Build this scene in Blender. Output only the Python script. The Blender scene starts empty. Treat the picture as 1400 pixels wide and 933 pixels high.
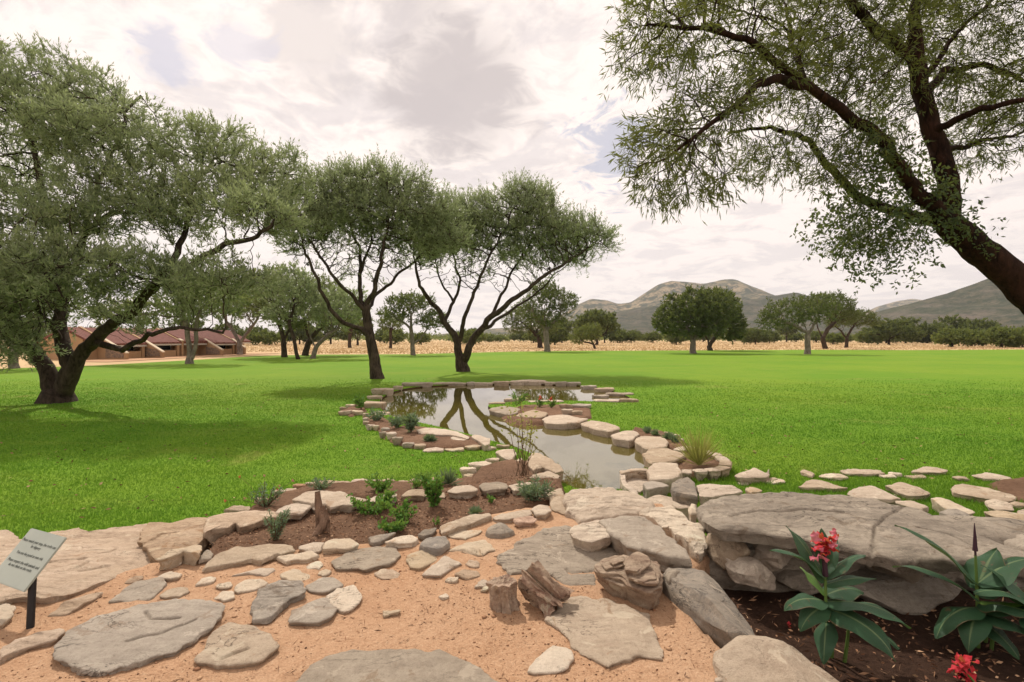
import bpy, bmesh, math, random
import numpy as np
from mathutils import Vector, Matrix, noise
random.seed(7); RNG = np.random.default_rng(7)
R = math.radians
scene = bpy.context.scene
C = scene.collection

# ---------------------------------------------------------------- camera, world, sun, exposure
CZ, F, PITCH = 2.0, 700.0, math.atan(3.5/700)
cam = bpy.data.objects.new('camera', bpy.data.cameras.new('camera')); C.objects.link(cam)
cam.location = (0, 0, CZ); cam.rotation_euler = (R(90)-PITCH, 0, 0)
cam.data.lens = 18.0; cam.data.sensor_width = 36.0; cam.data.clip_start = 0.05; cam.data.clip_end = 30000
scene.camera = cam
scene.view_settings.view_transform = 'Standard'; scene.view_settings.look = 'None'
scene.view_settings.exposure = 0.0; scene.view_settings.gamma = 1.0
SUN_DIR = Vector((-0.34, 0.76, 1.0)).normalized()          # towards the sun
SUN_EL = math.asin(SUN_DIR.z); SUN_ROT = math.atan2(SUN_DIR.x, SUN_DIR.y)
sl = bpy.data.lights.new('sun', 'SUN'); sl.energy = 4.3; sl.angle = R(1.8); sl.color = (1, .93, .83)
so = bpy.data.objects.new('sun', sl); C.objects.link(so); so.location = (-30, 40, 70)
so.rotation_euler = SUN_DIR.to_track_quat('Z', 'Y').to_euler()

def ray(px, py):
    x = (px-700)/F; u = (466.5-py)/F
    f = Vector((0, math.cos(PITCH), -math.sin(PITCH))); up = Vector((0, math.sin(PITCH), math.cos(PITCH)))
    return Vector((x, 0, 0)) + up*u + f
def at(px, py, z):
    d = ray(px, py); t = (z-CZ)/d.z
    return Vector((d.x*t, d.y*t, z))
def atd(px, py, Y):
    d = ray(px, py); t = Y/d.y
    return Vector((d.x*t, Y, CZ+d.z*t))

def world():
    w = bpy.data.worlds.new('World'); scene.world = w; w.use_nodes = True
    nt = w.node_tree; nt.nodes.clear(); N = nt.nodes.new; L = nt.links.new
    out = N('ShaderNodeOutputWorld'); bg = N('ShaderNodeBackground'); L(bg.outputs[0], out.inputs[0])
    sky = N('ShaderNodeTexSky'); sky.sky_type = 'NISHITA'; sky.sun_disc = False
    sky.sun_elevation = SUN_EL; sky.sun_rotation = SUN_ROT; sky.air_density = 1.0; sky.dust_density = 2.0
    sk = N('ShaderNodeMix'); sk.data_type = 'RGBA'; sk.blend_type = 'MULTIPLY'; sk.inputs[0].default_value = 1
    L(sky.outputs[0], sk.inputs[6]); sk.inputs[7].default_value = (.105, .095, .09, 1)
    tc = N('ShaderNodeTexCoord'); nrm = N('ShaderNodeVectorMath'); nrm.operation = 'NORMALIZE'
    L(tc.outputs['Generated'], nrm.inputs[0])
    sep = N('ShaderNodeSeparateXYZ'); L(nrm.outputs[0], sep.inputs[0])
    def M(op, a, b=None, c=None):
        n = N('ShaderNodeMath'); n.operation = op
        for i, v in enumerate((a, b, c)):
            if v is None: continue
            if isinstance(v, (int, float)): n.inputs[i].default_value = v
            else: L(v, n.inputs[i])
        return n.outputs[0]
    zz = M('ADD', M('MAXIMUM', sep.outputs[2], 0.0), 0.16)
    cb = N('ShaderNodeCombineXYZ'); L(M('DIVIDE', sep.outputs[0], zz), cb.inputs[0]); L(M('DIVIDE', sep.outputs[1], zz), cb.inputs[1])
    def NZ(scale, det, rough, off=0.0, dist=0.0):
        m = N('ShaderNodeMapping'); m.inputs['Location'].default_value = (off, off*.7, off*.3); L(cb.outputs[0], m.inputs[0])
        n = N('ShaderNodeTexNoise'); n.inputs['Scale'].default_value = scale; n.inputs['Detail'].default_value = det
        n.inputs['Roughness'].default_value = rough; n.inputs['Distortion'].default_value = dist
        L(m.outputs[0], n.inputs['Vector']); return n.outputs[0]
    def SS(v, a, b, lo=0., hi=1.):
        n = N('ShaderNodeMapRange'); n.interpolation_type = 'SMOOTHSTEP'
        for i, x in enumerate((a, b, lo, hi)): n.inputs[i+1].default_value = x
        L(v, n.inputs[0]); return n.outputs[0]
    def blob(px, py, rad, nz, amp):             # a cloud bank in a given direction, ragged by noise
        d = ray(px, py).normalized()
        dp = N('ShaderNodeVectorMath'); dp.operation = 'DISTANCE'; L(nrm.outputs[0], dp.inputs[0]); dp.inputs[1].default_value = d
        v = M('ADD', dp.outputs['Value'], M('MULTIPLY', M('SUBTRACT', nz, 0.5), amp))
        return SS(v, rad*.35, rad, 1., 0.)
    def mix(f, a, b):
        n = N('ShaderNodeMix'); n.data_type = 'RGBA'
        if isinstance(f, (int, float)): n.inputs[0].default_value = f
        else: L(f, n.inputs[0])
        for i, v in ((6, a), (7, b)):
            if isinstance(v, tuple): n.inputs[i].default_value = (*v, 1)
            else: L(v, n.inputs[i])
        return n.outputs[2]
    nbig = NZ(.9, 5, .55, 3.1, .3); nmid = NZ(2.6, 7, .6, 11.7, .4); nfine = NZ(6.5, 6, .62, 5.3, .6)
    n2 = NZ(1.7, 6, .6, 23.9, .5)
    white, grey, lav = (1.16, 1.035, .955), (.80, .71, .69), (.92, .825, .795)
    col = mix(SS(nmid, .49, .60), white, lav); col = mix(SS(nbig, .34, .48, .3, 0.), col, lav)
    col = mix(M('MULTIPLY', SS(nfine, .5, .68), .5), col, grey)
    g = M('MAXIMUM', blob(625, 120, .165, nfine, .26), M('MULTIPLY', blob(585, 20, .10, nfine, .22), .6))
    g = M('MAXIMUM', g, M('MULTIPLY', blob(430, 60, .10, nfine, .25), .5))
    col = mix(M('MULTIPLY', g, .9), col, (.62, .545, .535))
    # blue gaps
    gap = M('MAXIMUM', blob(840, 200, .075, nfine, .34), blob(225, 80, .055, nfine, .14))
    gap = M('MAXIMUM', gap, M('MULTIPLY', blob(325, 60, .05, nfine, .2), .7))
    gap = M('MAXIMUM', gap, M('MULTIPLY', SS(n2, .66, .78), .4))
    col = mix(M('MULTIPLY', gap, .8), col, mix(.55, sk.outputs[2], (.60, .60, .72)))
    # thin veil low over the horizon
    col = mix(SS(sep.outputs[2], .0, .30, .42, .0), col, (.93, .835, .785))
    L(col, bg.inputs['Color']); bg.inputs['Strength'].default_value = 1.0
world()

# ---------------------------------------------------------------- helpers
def link(name, mesh, m=None, parent=None):
    o = bpy.data.objects.new(name, mesh); C.objects.link(o)
    if m is not None and mesh is not None: mesh.materials.append(m)
    if parent is not None: o.parent = parent
    return o
def tag(o, label=None, cat=None, group=None, kind=None):
    for k, v in (('label', label), ('category', cat), ('group', group), ('kind', kind)):
        if v: o[k] = v
    return o
def thing(name, loc, label, cat, group=None):
    o = bpy.data.objects.new(name, None); C.objects.link(o); o.location = loc; o.empty_display_size = .1
    bpy.context.view_layer.update()
    return tag(o, label, cat, group)
def np_mesh(name, V, Fc, k):
    """V (n,3) float, Fc (m,k) int"""
    V = np.asarray(V, np.float32); Fc = np.asarray(Fc, np.int32)
    me = bpy.data.meshes.new(name); me.vertices.add(len(V)); me.vertices.foreach_set('co', V.ravel())
    me.loops.add(Fc.size); me.loops.foreach_set('vertex_index', Fc.ravel())
    me.polygons.add(len(Fc)); me.polygons.foreach_set('loop_start', np.arange(len(Fc), dtype=np.int32)*k)
    me.update(calc_edges=True); return me
def py_mesh(name, V, Fc, smooth=None):
    me = bpy.data.meshes.new(name); me.from_pydata([tuple(v) for v in V], [], Fc); me.update()
    if smooth is not None:
        me.polygons.foreach_set('use_smooth', [True]*len(me.polygons))
        if smooth < 180: me.set_sharp_from_angle(angle=R(smooth))
    return me
def origin_to(V, o=None):
    """local coordinates about base centre"""
    V = np.asarray(V, float); c = V.mean(0); c[2] = V[:, 2].min() if o is None else o
    return V-c, c
CR = {'1': (0, 640, 3.1857), '2': (300, 620, 2.981), '3': (640, 620, 2.98), '4': (920, 620, 2.917), 'A': (460, 510, 5.833),
      'B': (660, 500, 5.833), 'C': (820, 560, 5.833), 'D': (280, 640, 5.833), 'E': (500, 640, 5.833), 'F': (640, 640, 5.833),
      'G': (1040, 620, 3.889), 'P': (0, 0, 1.0)}
def pts(crop, s):
    ox, oy, k = CR[crop]
    return [(ox+float(a.split(',')[0])/k, oy+float(a.split(',')[1])/k) for a in s.split()]
def inpoly(X, Y, poly):
    X = np.asarray(X); Y = np.asarray(Y); ins = np.zeros(X.shape, bool); n = len(poly)
    for i in range(n):
        x0, y0 = poly[i][0], poly[i][1]; x1, y1 = poly[(i+1) % n][0], poly[(i+1) % n][1]
        c = ((y0 > Y) != (y1 > Y)) & (X < (x1-x0)*(Y-y0)/((y1-y0) or 1e-9)+x0); ins ^= c
    return ins
def sdist(X, Y, poly, closed=True):
    d = np.full(np.shape(X), 1e9); n = len(poly)
    for i in range(n if closed else n-1):
        ax, ay = poly[i][0], poly[i][1]; bx, by = poly[(i+1) % n][0], poly[(i+1) % n][1]
        vx, vy = bx-ax, by-ay; t = np.clip(((X-ax)*vx+(Y-ay)*vy)/(vx*vx+vy*vy+1e-12), 0, 1)
        d = np.minimum(d, np.hypot(X-ax-t*vx, Y-ay-t*vy))
    return np.where(inpoly(X, Y, poly), -d, d) if closed else d
def chaikin(P, it=1, w=.22):
    for _ in range(it):
        Q = []
        for i in range(len(P)):
            a, b = P[i], P[(i+1) % len(P)]; Q += [a*(1-w)+b*w, a*w+b*(1-w)]
        P = Q
    return P
def resample(P, n):
    P = [np.array(p[:2], float) for p in P]; P.append(P[0]); P = np.array(P)
    s = np.r_[0, np.cumsum(np.hypot(*np.diff(P, axis=0).T))]
    t = np.linspace(0, s[-1], n, endpoint=False)
    return np.c_[np.interp(t, s, P[:, 0]), np.interp(t, s, P[:, 1])]
def fr(x, y, z, o=4): return noise.fractal(Vector((x, y, z)), 0.9, 2.1, o)

# ---------------------------------------------------------------- materials
class NT:
    def __init__(s, name):
        s.m = bpy.data.materials.new(name); s.m.use_nodes = True; s.t = s.m.node_tree; s.t.nodes.clear()
        s.out = s.n('ShaderNodeOutputMaterial')
    def n(s, t, **kw):
        x = s.t.nodes.new(t)
        for k, v in kw.items(): setattr(x, k, v)
        return x
    def l(s, a, b): s.t.links.new(a, b)
    def coords(s, kind='Object', scale=(1, 1, 1), rnd=True):
        if kind == 'World':
            v = s.n('ShaderNodeNewGeometry').outputs['Position']
        else:
            v = s.n('ShaderNodeTexCoord').outputs['Object']
            if rnd:
                oi = s.n('ShaderNodeObjectInfo'); ad = s.n('ShaderNodeVectorMath', operation='ADD')
                mu = s.n('ShaderNodeMath', operation='MULTIPLY'); s.l(oi.outputs['Random'], mu.inputs[0]); mu.inputs[1].default_value = 57.0
                s.l(v, ad.inputs[0]); s.l(mu.outputs[0], ad.inputs[1]); v = ad.outputs[0]
        if scale != (1, 1, 1):
            mp = s.n('ShaderNodeMapping'); mp.inputs['Scale'].default_value = scale; s.l(v, mp.inputs[0]); v = mp.outputs[0]
        return v
    def noise(s, v, sc, det=4, rough=.55, dist=0.):
        x = s.n('ShaderNodeTexNoise'); x.inputs['Scale'].default_value = sc; x.inputs['Detail'].default_value = det
        x.inputs['Roughness'].default_value = rough; x.inputs['Distortion'].default_value = dist; s.l(v, x.inputs['Vector']); return x.outputs[0]
    def ramp(s, f, stops):
        x = s.n('ShaderNodeValToRGB'); e = x.color_ramp.elements
        while len(e) < len(stops): e.new(.5)
        for a, (p, c) in zip(e, stops): a.position = p; a.color = (*c, 1) if len(c) == 3 else c
        s.l(f, x.inputs[0]); return x.outputs[0]
    def rng(s, f, a, b, lo=0., hi=1.):
        x = s.n('ShaderNodeMapRange'); 
        for i, q in enumerate((a, b, lo, hi)): x.inputs[i+1].default_value = q
        s.l(f, x.inputs[0]); return x.outputs[0]
    def mix(s, f, a, b, mode='MIX'):
        x = s.n('ShaderNodeMix', data_type='RGBA', blend_type=mode)
        if isinstance(f, (int, float)): x.inputs[0].default_value = f
        else: s.l(f, x.inputs[0])
        for i, v in ((6, a), (7, b)):
            if isinstance(v, tuple): x.inputs[i].default_value = (*v, 1)
            else: s.l(v, x.inputs[i])
        return x.outputs[2]
    def math(s, op, a, b):
        x = s.n('ShaderNodeMath', operation=op)
        for i, v in enumerate((a, b)):
            if isinstance(v, (int, float)): x.inputs[i].default_value = v
            else: s.l(v, x.inputs[i])
        return x.outputs[0]
    def bump(s, h, dist, strength=1., prev=None):
        x = s.n('ShaderNodeBump'); x.inputs['Distance'].default_value = dist; x.inputs['Strength'].default_value = strength
        s.l(h, x.inputs['Height'])
        if prev is not None: s.l(prev, x.inputs['Normal'])
        return x.outputs[0]
    def pbr(s, col, rough=.85, nrm=None, spec=.25, **kw):
        b = s.n('ShaderNodeBsdfPrincipled')
        if isinstance(col, tuple): b.inputs['Base Color'].default_value = (*col, 1)
        else: s.l(col, b.inputs['Base Color'])
        if isinstance(rough, (int, float)): b.inputs['Roughness'].default_value = rough
        else: s.l(rough, b.inputs['Roughness'])
        b.inputs['Specular IOR Level'].default_value = spec
        for k, v in kw.items(): b.inputs[k].default_value = v
        if nrm is not None: s.l(nrm, b.inputs['Normal'])
        s.l(b.outputs[0], s.out.inputs[0]); return b

def stone_mat(name, base, dark, pale, stain=.5, streak=.5, crack=.5):
    s = NT(name); v = s.coords()
    big = s.noise(v, 1.9, 6, .62, .5); fine = s.noise(v, 36, 7, .84); med = s.noise(v, 9, 9, .78, .6); grit = s.noise(v, 150, 3, .8)
    vs = s.coords('Object', (2.2, 2.2, 30)); str_ = s.noise(vs, 1.6, 6, .7, 1.0)
    va = s.coords('Object', (1.6, 7.5, 7.5)); lay = s.noise(va, 1.3, 7, .72, 1.0)
    c = s.mix(s.rng(big, .34, .66), base, pale)
    c = s.mix(s.math('MULTIPLY', s.rng(med, .47, .68), stain), c, dark)
    c = s.mix(s.math('MULTIPLY', s.rng(lay, .48, .70), streak*.7), c, dark)
    c = s.mix(s.math('MULTIPLY', s.rng(lay, .47, .30), .35*streak), c, tuple(min(.62, x*1.15) for x in pale))
    c = s.mix(s.math('MULTIPLY', s.rng(fine, .50, .70), .6), c, dark)
    c = s.mix(s.math('MULTIPLY', s.rng(grit, .52, .75), .5), c, tuple(x*.6 for x in dark))
    pt = s.noise(v, 4.2, 6, .7, .8); c = s.mix(s.math('MULTIPLY', s.rng(pt, .585, .615), .5), c, tuple(min(.66, x*1.22) for x in pale)); pt2 = s.noise(v, 3.1, 7, .75, 1.2); c = s.mix(s.math('MULTIPLY', s.rng(pt2, .58, .62), .5), c, (dark[0]*1.15, dark[1]*.95, dark[2]*.75))
    # meandering hairline fractures along the grain
    vc = s.coords('Object', (1, 2.6, 3.2)); cn = s.noise(vc, 1.5, 6, .62, .6); ab = s.n('ShaderNodeMath', operation='ABSOLUTE'); s.l(s.math('SUBTRACT', cn, .5), ab.inputs[0])
    line = s.rng(ab.outputs[0], .0, .011, 1., 0.); line = s.math('MULTIPLY', line, s.rng(s.noise(v, 1.3, 2), .46, .60)); line = s.math('MULTIPLY', line, crack*1.6)
    c = s.mix(s.math('MINIMUM', line, .85), c, tuple(x*.3 for x in dark))
    oi = s.n('ShaderNodeObjectInfo'); hv = s.n('ShaderNodeHueSaturation'); s.l(c, hv.inputs['Color'])
    s.l(s.rng(oi.outputs['Random'], 0, 1, .86, 1.14), hv.inputs['Value']); s.l(s.rng(oi.outputs['Random'], 0, 1, 1.12, .82), hv.inputs['Saturation'])
    vo = s.n('ShaderNodeTexVoronoi', feature='F1'); vo.inputs['Scale'].default_value = 7; s.l(s.coords('Object', (1, 1.6, 2)), vo.inputs['Vector'])
    n = s.bump(med, .04, .7); n = s.bump(vo.outputs['Distance'], .03, .3, n); n = s.bump(str_, .02, .5*streak+.15, n); n = s.bump(lay, .025, .6*streak+.1, n); n = s.bump(line, .02, -.8, n); n = s.bump(fine, .010, .9, n); n = s.bump(grit, .003, .7, n)
    s.pbr(hv.outputs[0], .92, n, .12); return s.m
M = {}
M['tan'] = stone_mat('tan_stone', (.48, .375, .275), (.28, .20, .138), (.57, .46, .345), .35, .45)
M['ledge'] = stone_mat('ledge_stone', (.51, .375, .26), (.28, .19, .125), (.59, .45, .33), .4, .8)
M['pale'] = stone_mat('pale_stone', (.56, .44, .31), (.38, .275, .18), (.62, .51, .38), .3, .3)
M['grey'] = stone_mat('grey_stone', (.37, .305, .235), (.21, .165, .125), (.46, .385, .30), .4, .45)
M['slate'] = stone_mat('slate_stone', (.34, .285, .225), (.15, .125, .10), (.44, .37, .29), .5, .9)
M['blue'] = stone_mat('bluegrey_stone', (.30, .255, .205), (.15, .135, .12), (.40, .325, .245), .6, .5)
M['red'] = stone_mat('reddish_stone', (.42, .24, .15), (.22, .11, .07), (.48, .31, .20), .5, .6)
M['petri'] = stone_mat('petrified_stone', (.44, .30, .21), (.15, .065, .048), (.60, .47, .34), .6, .8, 1.)
M['layered'] = stone_mat('layered_stone', (.44, .33, .245), (.17, .105, .08), (.58, .47, .36), .55, .9, 1.)

def bark_mat(name, a, b, sc=9):
    s = NT(name); v = s.coords('Object', (1, 1, .28)); n1 = s.noise(v, sc, 6, .7, .8); n2 = s.noise(s.coords(), 2.2, 4)
    c = s.mix(s.rng(n1, .35, .65), a, b); c = s.mix(s.math('MULTIPLY', s.rng(n2, .5, .7), .5), c, tuple(x*1.5 for x in b))
    s.pbr(c, .95, s.bump(n1, .05, .9), .1); return s.m
M['bark'] = bark_mat('acacia_bark', (.022, .016, .012), (.085, .062, .047))
M['bark_grey'] = bark_mat('grey_bark', (.10, .082, .068), (.25, .21, .175))
M['bark_red'] = bark_mat('red_brown_bark', (.010, .006, .005), (.045, .022, .015), 16)
M['deadwood'] = bark_mat('weathered_wood', (.10, .06, .04), (.34, .22, .15), 24)
M['stem'] = bark_mat('brown_stem', (.10, .06, .04), (.2, .13, .08), 20)

def leaf_mat(name, a, b, c, sc=.55, trans=.35, rough=.7, spec=.2, tcol=(.32, .36, .05)):
    s = NT(name); v = s.coords('Object'); n1 = s.noise(v, sc, 3, .6); n2 = s.noise(v, 9, 2)
    at_ = s.n('ShaderNodeAttribute'); at_.attribute_name = 'tint'
    col = s.mix(s.rng(n1, .36, .64), a, b); col = s.mix(s.math('MULTIPLY', at_.outputs['Fac'], .75), col, c)
    bs = s.n('ShaderNodeBsdfPrincipled'); s.l(col, bs.inputs['Base Color']); bs.inputs['Roughness'].default_value = rough
    bs.inputs['Specular IOR Level'].default_value = spec
    tr = s.n('ShaderNodeBsdfTranslucent'); s.l(s.mix(.5, col, tcol, 'MIX'), tr.inputs[0])
    mx = s.n('ShaderNodeMixShader'); mx.inputs[0].default_value = trans; s.l(bs.outputs[0], mx.inputs[1]); s.l(tr.outputs[0], mx.inputs[2])
    s.l(mx.outputs[0], s.out.inputs[0]); return s.m
M['acacia'] = leaf_mat('acacia_leaf', (.19, .235, .135), (.265, .305, .15), (.38, .42, .235), .7, .38, tcol=(.36, .43, .16))
M['acacia_b'] = leaf_mat('acacia_leaf_blue', (.135, .17, .095), (.18, .215, .105), (.24, .275, .14))
M['dark_leaf'] = leaf_mat('dark_tree_leaf', (.05, .075, .04), (.08, .11, .05), (.13, .155, .065))
M['bush_leaf'] = leaf_mat('bush_leaf', (.075, .105, .04), (.12, .155, .05), (.15, .18, .07))
M['karee'] = leaf_mat('narrow_leaf', (.045, .06, .036), (.085, .10, .03), (.15, .165, .045), .9, .36)
M['broad'] = leaf_mat('broad_leaf', (.04, .07, .04), (.06, .09, .045), (.09, .12, .05), .9, .35)
M['shrub'] = leaf_mat('shrub_leaf', (.06, .17, .03), (.10, .24, .04), (.16, .32, .06), 6, .3)
M['greygreen'] = leaf_mat('greygreen_leaf', (.10, .17, .10), (.14, .21, .12), (.2, .27, .17), 6, .25)
M['yellowgrass'] = leaf_mat('yellow_grass', (.25, .28, .06), (.33, .33, .09), (.4, .36, .12), 6, .3)
M['flower_red'] = leaf_mat('red_petal', (.55, .02, .035), (.62, .05, .07), (.75, .12, .13), 8, .35)
M['flower_pink'] = leaf_mat('pink_petal', (.55, .12, .18), (.62, .2, .25), (.7, .3, .3), 8, .35)
def canna_mat(name, a, b):
    s = NT(name); uv = s.n('ShaderNodeUVMap'); w = s.n('ShaderNodeTexWave', wave_type='BANDS', bands_direction='X')
    mp = s.n('ShaderNodeMapping'); s.l(uv.outputs[0], mp.inputs[0]); s.l(mp.outputs[0], w.inputs[0])
    w.inputs['Scale'].default_value = 7; w.inputs['Distortion'].default_value = 1.5
    n1 = s.noise(s.coords(), 9, 3); c = s.mix(s.rng(n1, .35, .65), a, b); c = s.mix(s.math('MULTIPLY', w.outputs[1], .34), c, (.10, .17, .08)); sx = s.n('ShaderNodeSeparateXYZ'); s.l(uv.outputs[0], sx.inputs[0]); au = s.n('ShaderNodeMath', operation='ABSOLUTE'); s.l(sx.outputs[0], au.inputs[0]); c = s.mix(s.rng(au.outputs[0], .03, .10, .75, 0.), c, (.20, .27, .12)); ed = s.math('MULTIPLY', s.rng(au.outputs[0], .90, 1.), s.rng(s.noise(s.coords(), 7, 3), .5, .6)); c = s.mix(ed, c, (.22, .13, .07))
    n2 = s.noise(s.coords(), 16, 3, .6, 1.); c = s.mix(s.math('MULTIPLY', s.rng(n2, .66, .72), .8), c, (.17, .10, .055))
    bs = s.n('ShaderNodeBsdfPrincipled'); s.l(c, bs.inputs['Base Color']); bs.inputs['Roughness'].default_value = .42; bs.inputs['Specular IOR Level'].default_value = .35
    s.l(s.bump(w.outputs[1], .004, .5), bs.inputs['Normal'])
    tr = s.n('ShaderNodeBsdfTranslucent'); s.l(s.mix(.5, c, (.2, .3, .03)), tr.inputs[0])
    mx = s.n('ShaderNodeMixShader'); mx.inputs[0].default_value = .22; s.l(bs.outputs[0], mx.inputs[1]); s.l(tr.outputs[0], mx.inputs[2])
    s.l(mx.outputs[0], s.out.inputs[0]); return s.m
M['canna'] = canna_mat('canna_leaf', (.022, .075, .035), (.035, .10, .045))
M['canna_y'] = canna_mat('canna_young_leaf', (.12, .26, .03), (.17, .32, .05))

def ground_mats():
    s = NT('lawn_turf'); v = s.coords('World'); a = s.noise(v, .13, 3, .5); b = s.noise(v, 1.1, 5, .6); c = s.noise(v, 14, 5, .7); d = s.noise(s.coords('World', (.5, 1.8, 1)), .5, 5, .65)
    col = s.mix(s.rng(a, .35, .65), (.122, .240, .013), (.172, .268, .018)); col = s.mix(s.math('MULTIPLY', s.rng(b, .42, .7), .45), col, (.10, .21, .012))
    col = s.mix(s.math('MULTIPLY', s.rng(d, .52, .72), .4), col, (.23, .28, .045)); col = s.mix(s.math('MULTIPLY', s.rng(c, .45, .7), .4), col, (.07, .15, .01))
    e = s.noise(v, .38, 5, .7, .6); col = s.mix(s.math('MULTIPLY', s.rng(e, .60, .72), .6), col, (.24, .22, .06)); s.pbr(col, .9, s.bump(c, .05, .8), .1); M['lawn'] = s.m
    s = NT('grass_blade'); v = s.coords('World'); a = s.noise(v, .13, 3, .5); b = s.noise(v, 1.1, 5, .6); d = s.noise(s.coords('World', (.5, 1.8, 1)), .5, 5, .65)
    at_ = s.n('ShaderNodeAttribute'); at_.attribute_name = 'tint'
    col = s.mix(s.rng(a, .35, .65), (.100, .240, .013), (.172, .295, .020)); col = s.mix(s.math('MULTIPLY', s.rng(b, .42, .7), .45), col, (.095, .215, .013))
    col = s.mix(s.math('MULTIPLY', s.rng(d, .52, .72), .35), col, (.29, .36, .055)); col = s.mix(s.math('MULTIPLY', at_.outputs['Fac'], .22), col, (.22, .38, .06))
    e = s.noise(v, .38, 5, .7, .6); col = s.mix(s.math('MULTIPLY', s.rng(e, .60, .72), .6), col, (.28, .26, .07)); f = s.noise(v, 2.6, 4, .7); col = s.mix(s.math('MULTIPLY', s.rng(f, .5, .68), .45), col, (.07, .19, .02))
    bs = s.n('ShaderNodeBsdfPrincipled'); s.l(col, bs.inputs['Base Color']); bs.inputs['Roughness'].default_value = .6; bs.inputs['Specular IOR Level'].default_value = .25
    tr = s.n('ShaderNodeBsdfTranslucent'); s.l(col, tr.inputs[0]); mx = s.n('ShaderNodeMixShader'); mx.inputs[0].default_value = .3
    s.l(bs.outputs[0], mx.inputs[1]); s.l(tr.outputs[0], mx.inputs[2]); s.l(mx.outputs[0], s.out.inputs[0]); M['blade'] = s.m
    s = NT('dry_veld'); v = s.coords('World', (1, .35, 1)); a = s.noise(v, .03, 5, .6); b = s.noise(v, .5, 5, .7)
    col = s.mix(s.rng(a, .35, .65), (.56, .41, .235), (.50, .35, .20)); col = s.mix(s.math('MULTIPLY', s.rng(b, .5, .75), .5), col, (.38, .29, .14))
    s.pbr(col, .95, None, .05); M['veld'] = s.m
    s = NT('dry_grass_stalk'); at_ = s.n('ShaderNodeAttribute'); at_.attribute_name = 'tint'
    s.pbr(s.mix(at_.outputs['Fac'], (.56, .415, .235), (.63, .48, .285)), .9, None, .1); M['stalk'] = s.m
    s = NT('sand'); v = s.coords('World'); a = s.noise(v, 1.2, 5, .6); b = s.noise(v, 16, 6, .7); c = s.noise(v, 120, 5, .8); vo = s.n('ShaderNodeTexVoronoi'); vo.inputs['Scale'].default_value = 75; s.l(v, vo.inputs['Vector'])
    col = s.mix(s.rng(a, .3, .7), (.44, .25, .14), (.50, .315, .195)); col = s.mix(s.math('MULTIPLY', s.rng(b, .5, .75), .55), col, (.30, .16, .085))
    g2 = s.noise(v, 48, 5, .8); col = s.mix(s.math('MULTIPLY', s.rng(g2, .54, .68), .55), col, (.25, .13, .07)); col = s.mix(s.math('MULTIPLY', s.rng(g2, .46, .34), .5), col, (.60, .43, .29)); h2 = s.noise(v, 4.5, 4, .6); col = s.mix(s.math('MULTIPLY', s.rng(h2, .55, .7), .4), col, (.33, .18, .10)); col = s.mix(s.math('MULTIPLY', s.rng(c, .5, .75), .55), col, (.60, .42, .28)); col = s.mix(s.math('MULTIPLY', s.rng(c, .5, .25), .55), col, (.2, .10, .05))
    n = s.bump(b, .03, .7); n = s.bump(vo.outputs['Distance'], .006, .8, n); n = s.bump(c, .006, .9, n); s.pbr(col, .95, n, .1); M['sand'] = s.m
    s = NT('bed_soil'); v = s.coords('World'); a = s.noise(v, 2., 5, .6); b = s.noise(v, 22, 6, .75); c = s.noise(v, 90, 4, .8)
    col = s.mix(s.rng(a, .35, .65), (.19, .108, .066), (.27, .16, .10)); col = s.mix(s.rng(b, .45, .8), col, (.10, .055, .035)); col = s.mix(s.math('MULTIPLY', s.rng(c, .58, .75), .6), col, (.34, .22, .14))
    n = s.bump(b, .05, .9); n = s.bump(c, .012, .9, n); s.pbr(col, .95, n, .1); M['soil'] = s.m
    s = NT('dark_soil'); v = s.coords('World'); b = s.noise(v, 22, 6, .75); c = s.noise(v, 90, 4, .8)
    col = s.mix(s.rng(b, .35, .7), (.085, .046, .03), (.04, .022, .015)); col = s.mix(s.math('MULTIPLY', s.rng(c, .6, .75), .5), col, (.22, .13, .08))
    n = s.bump(b, .05, .9); n = s.bump(c, .012, .9, n); s.pbr(col, .95, n, .1); M['darksoil'] = s.m
    s = NT('murky_water'); v = s.coords('World'); a = s.noise(v, .7, 3); r = s.noise(s.coords('World', (1, 1, 1)), 3.2, 3, .5)
    col = s.mix(s.rng(a, .35, .65), (.085, .07, .009), (.105, .085, .022)); s.pbr(col, .02, s.bump(r, .004, .10), .5, IOR=2.35); M['water'] = s.m
    s = NT('hill_scrub'); v = s.coords('World'); a = s.noise(v, .0022, 6, .65); b = s.noise(v, .016, 6, .75); c = s.noise(v, .05, 4, .8)
    col = s.mix(s.rng(a, .42, .6), (.36, .27, .16), (.19, .16, .085)); col = s.mix(s.rng(b, .46, .53), col, (.04, .05, .024)); col = s.mix(s.math('MULTIPLY', s.rng(c, .45, .6), .55), col, (.04, .045, .028))
    s.pbr(col, .95, s.bump(b, 25., .8), .05); M['hill'] = s.m
    s = NT('hill_dark_scrub'); v = s.coords('World'); a = s.noise(v, .003, 6, .65); b = s.noise(v, .03, 6, .75); c = s.noise(v, .10, 4, .8); d = s.noise(s.coords('World', (1, 1, 3)), .008, 6, .7)
    col = s.mix(s.rng(a, .42, .6), (.12, .10, .065), (.085, .085, .05)); col = s.mix(s.rng(b, .42, .58), col, (.035, .045, .024)); col = s.mix(s.math('MULTIPLY', s.rng(d, .54, .64), .7), col, (.17, .135, .11)); col = s.mix(s.math('MULTIPLY', s.rng(c, .48, .6), .6), col, (.03, .036, .022))
    s.pbr(col, .95, s.bump(b, 12., .8), .05); M['hill_dark'] = s.m
    s = NT('plaster'); v = s.coords('World'); a = s.noise(v, .8, 5); s.pbr(s.mix(s.rng(a, .3, .7), (.42, .27, .155), (.36, .225, .125)), .9, s.bump(s.noise(v, 12, 3), .02, .4), .15); M['plaster'] = s.m
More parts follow.
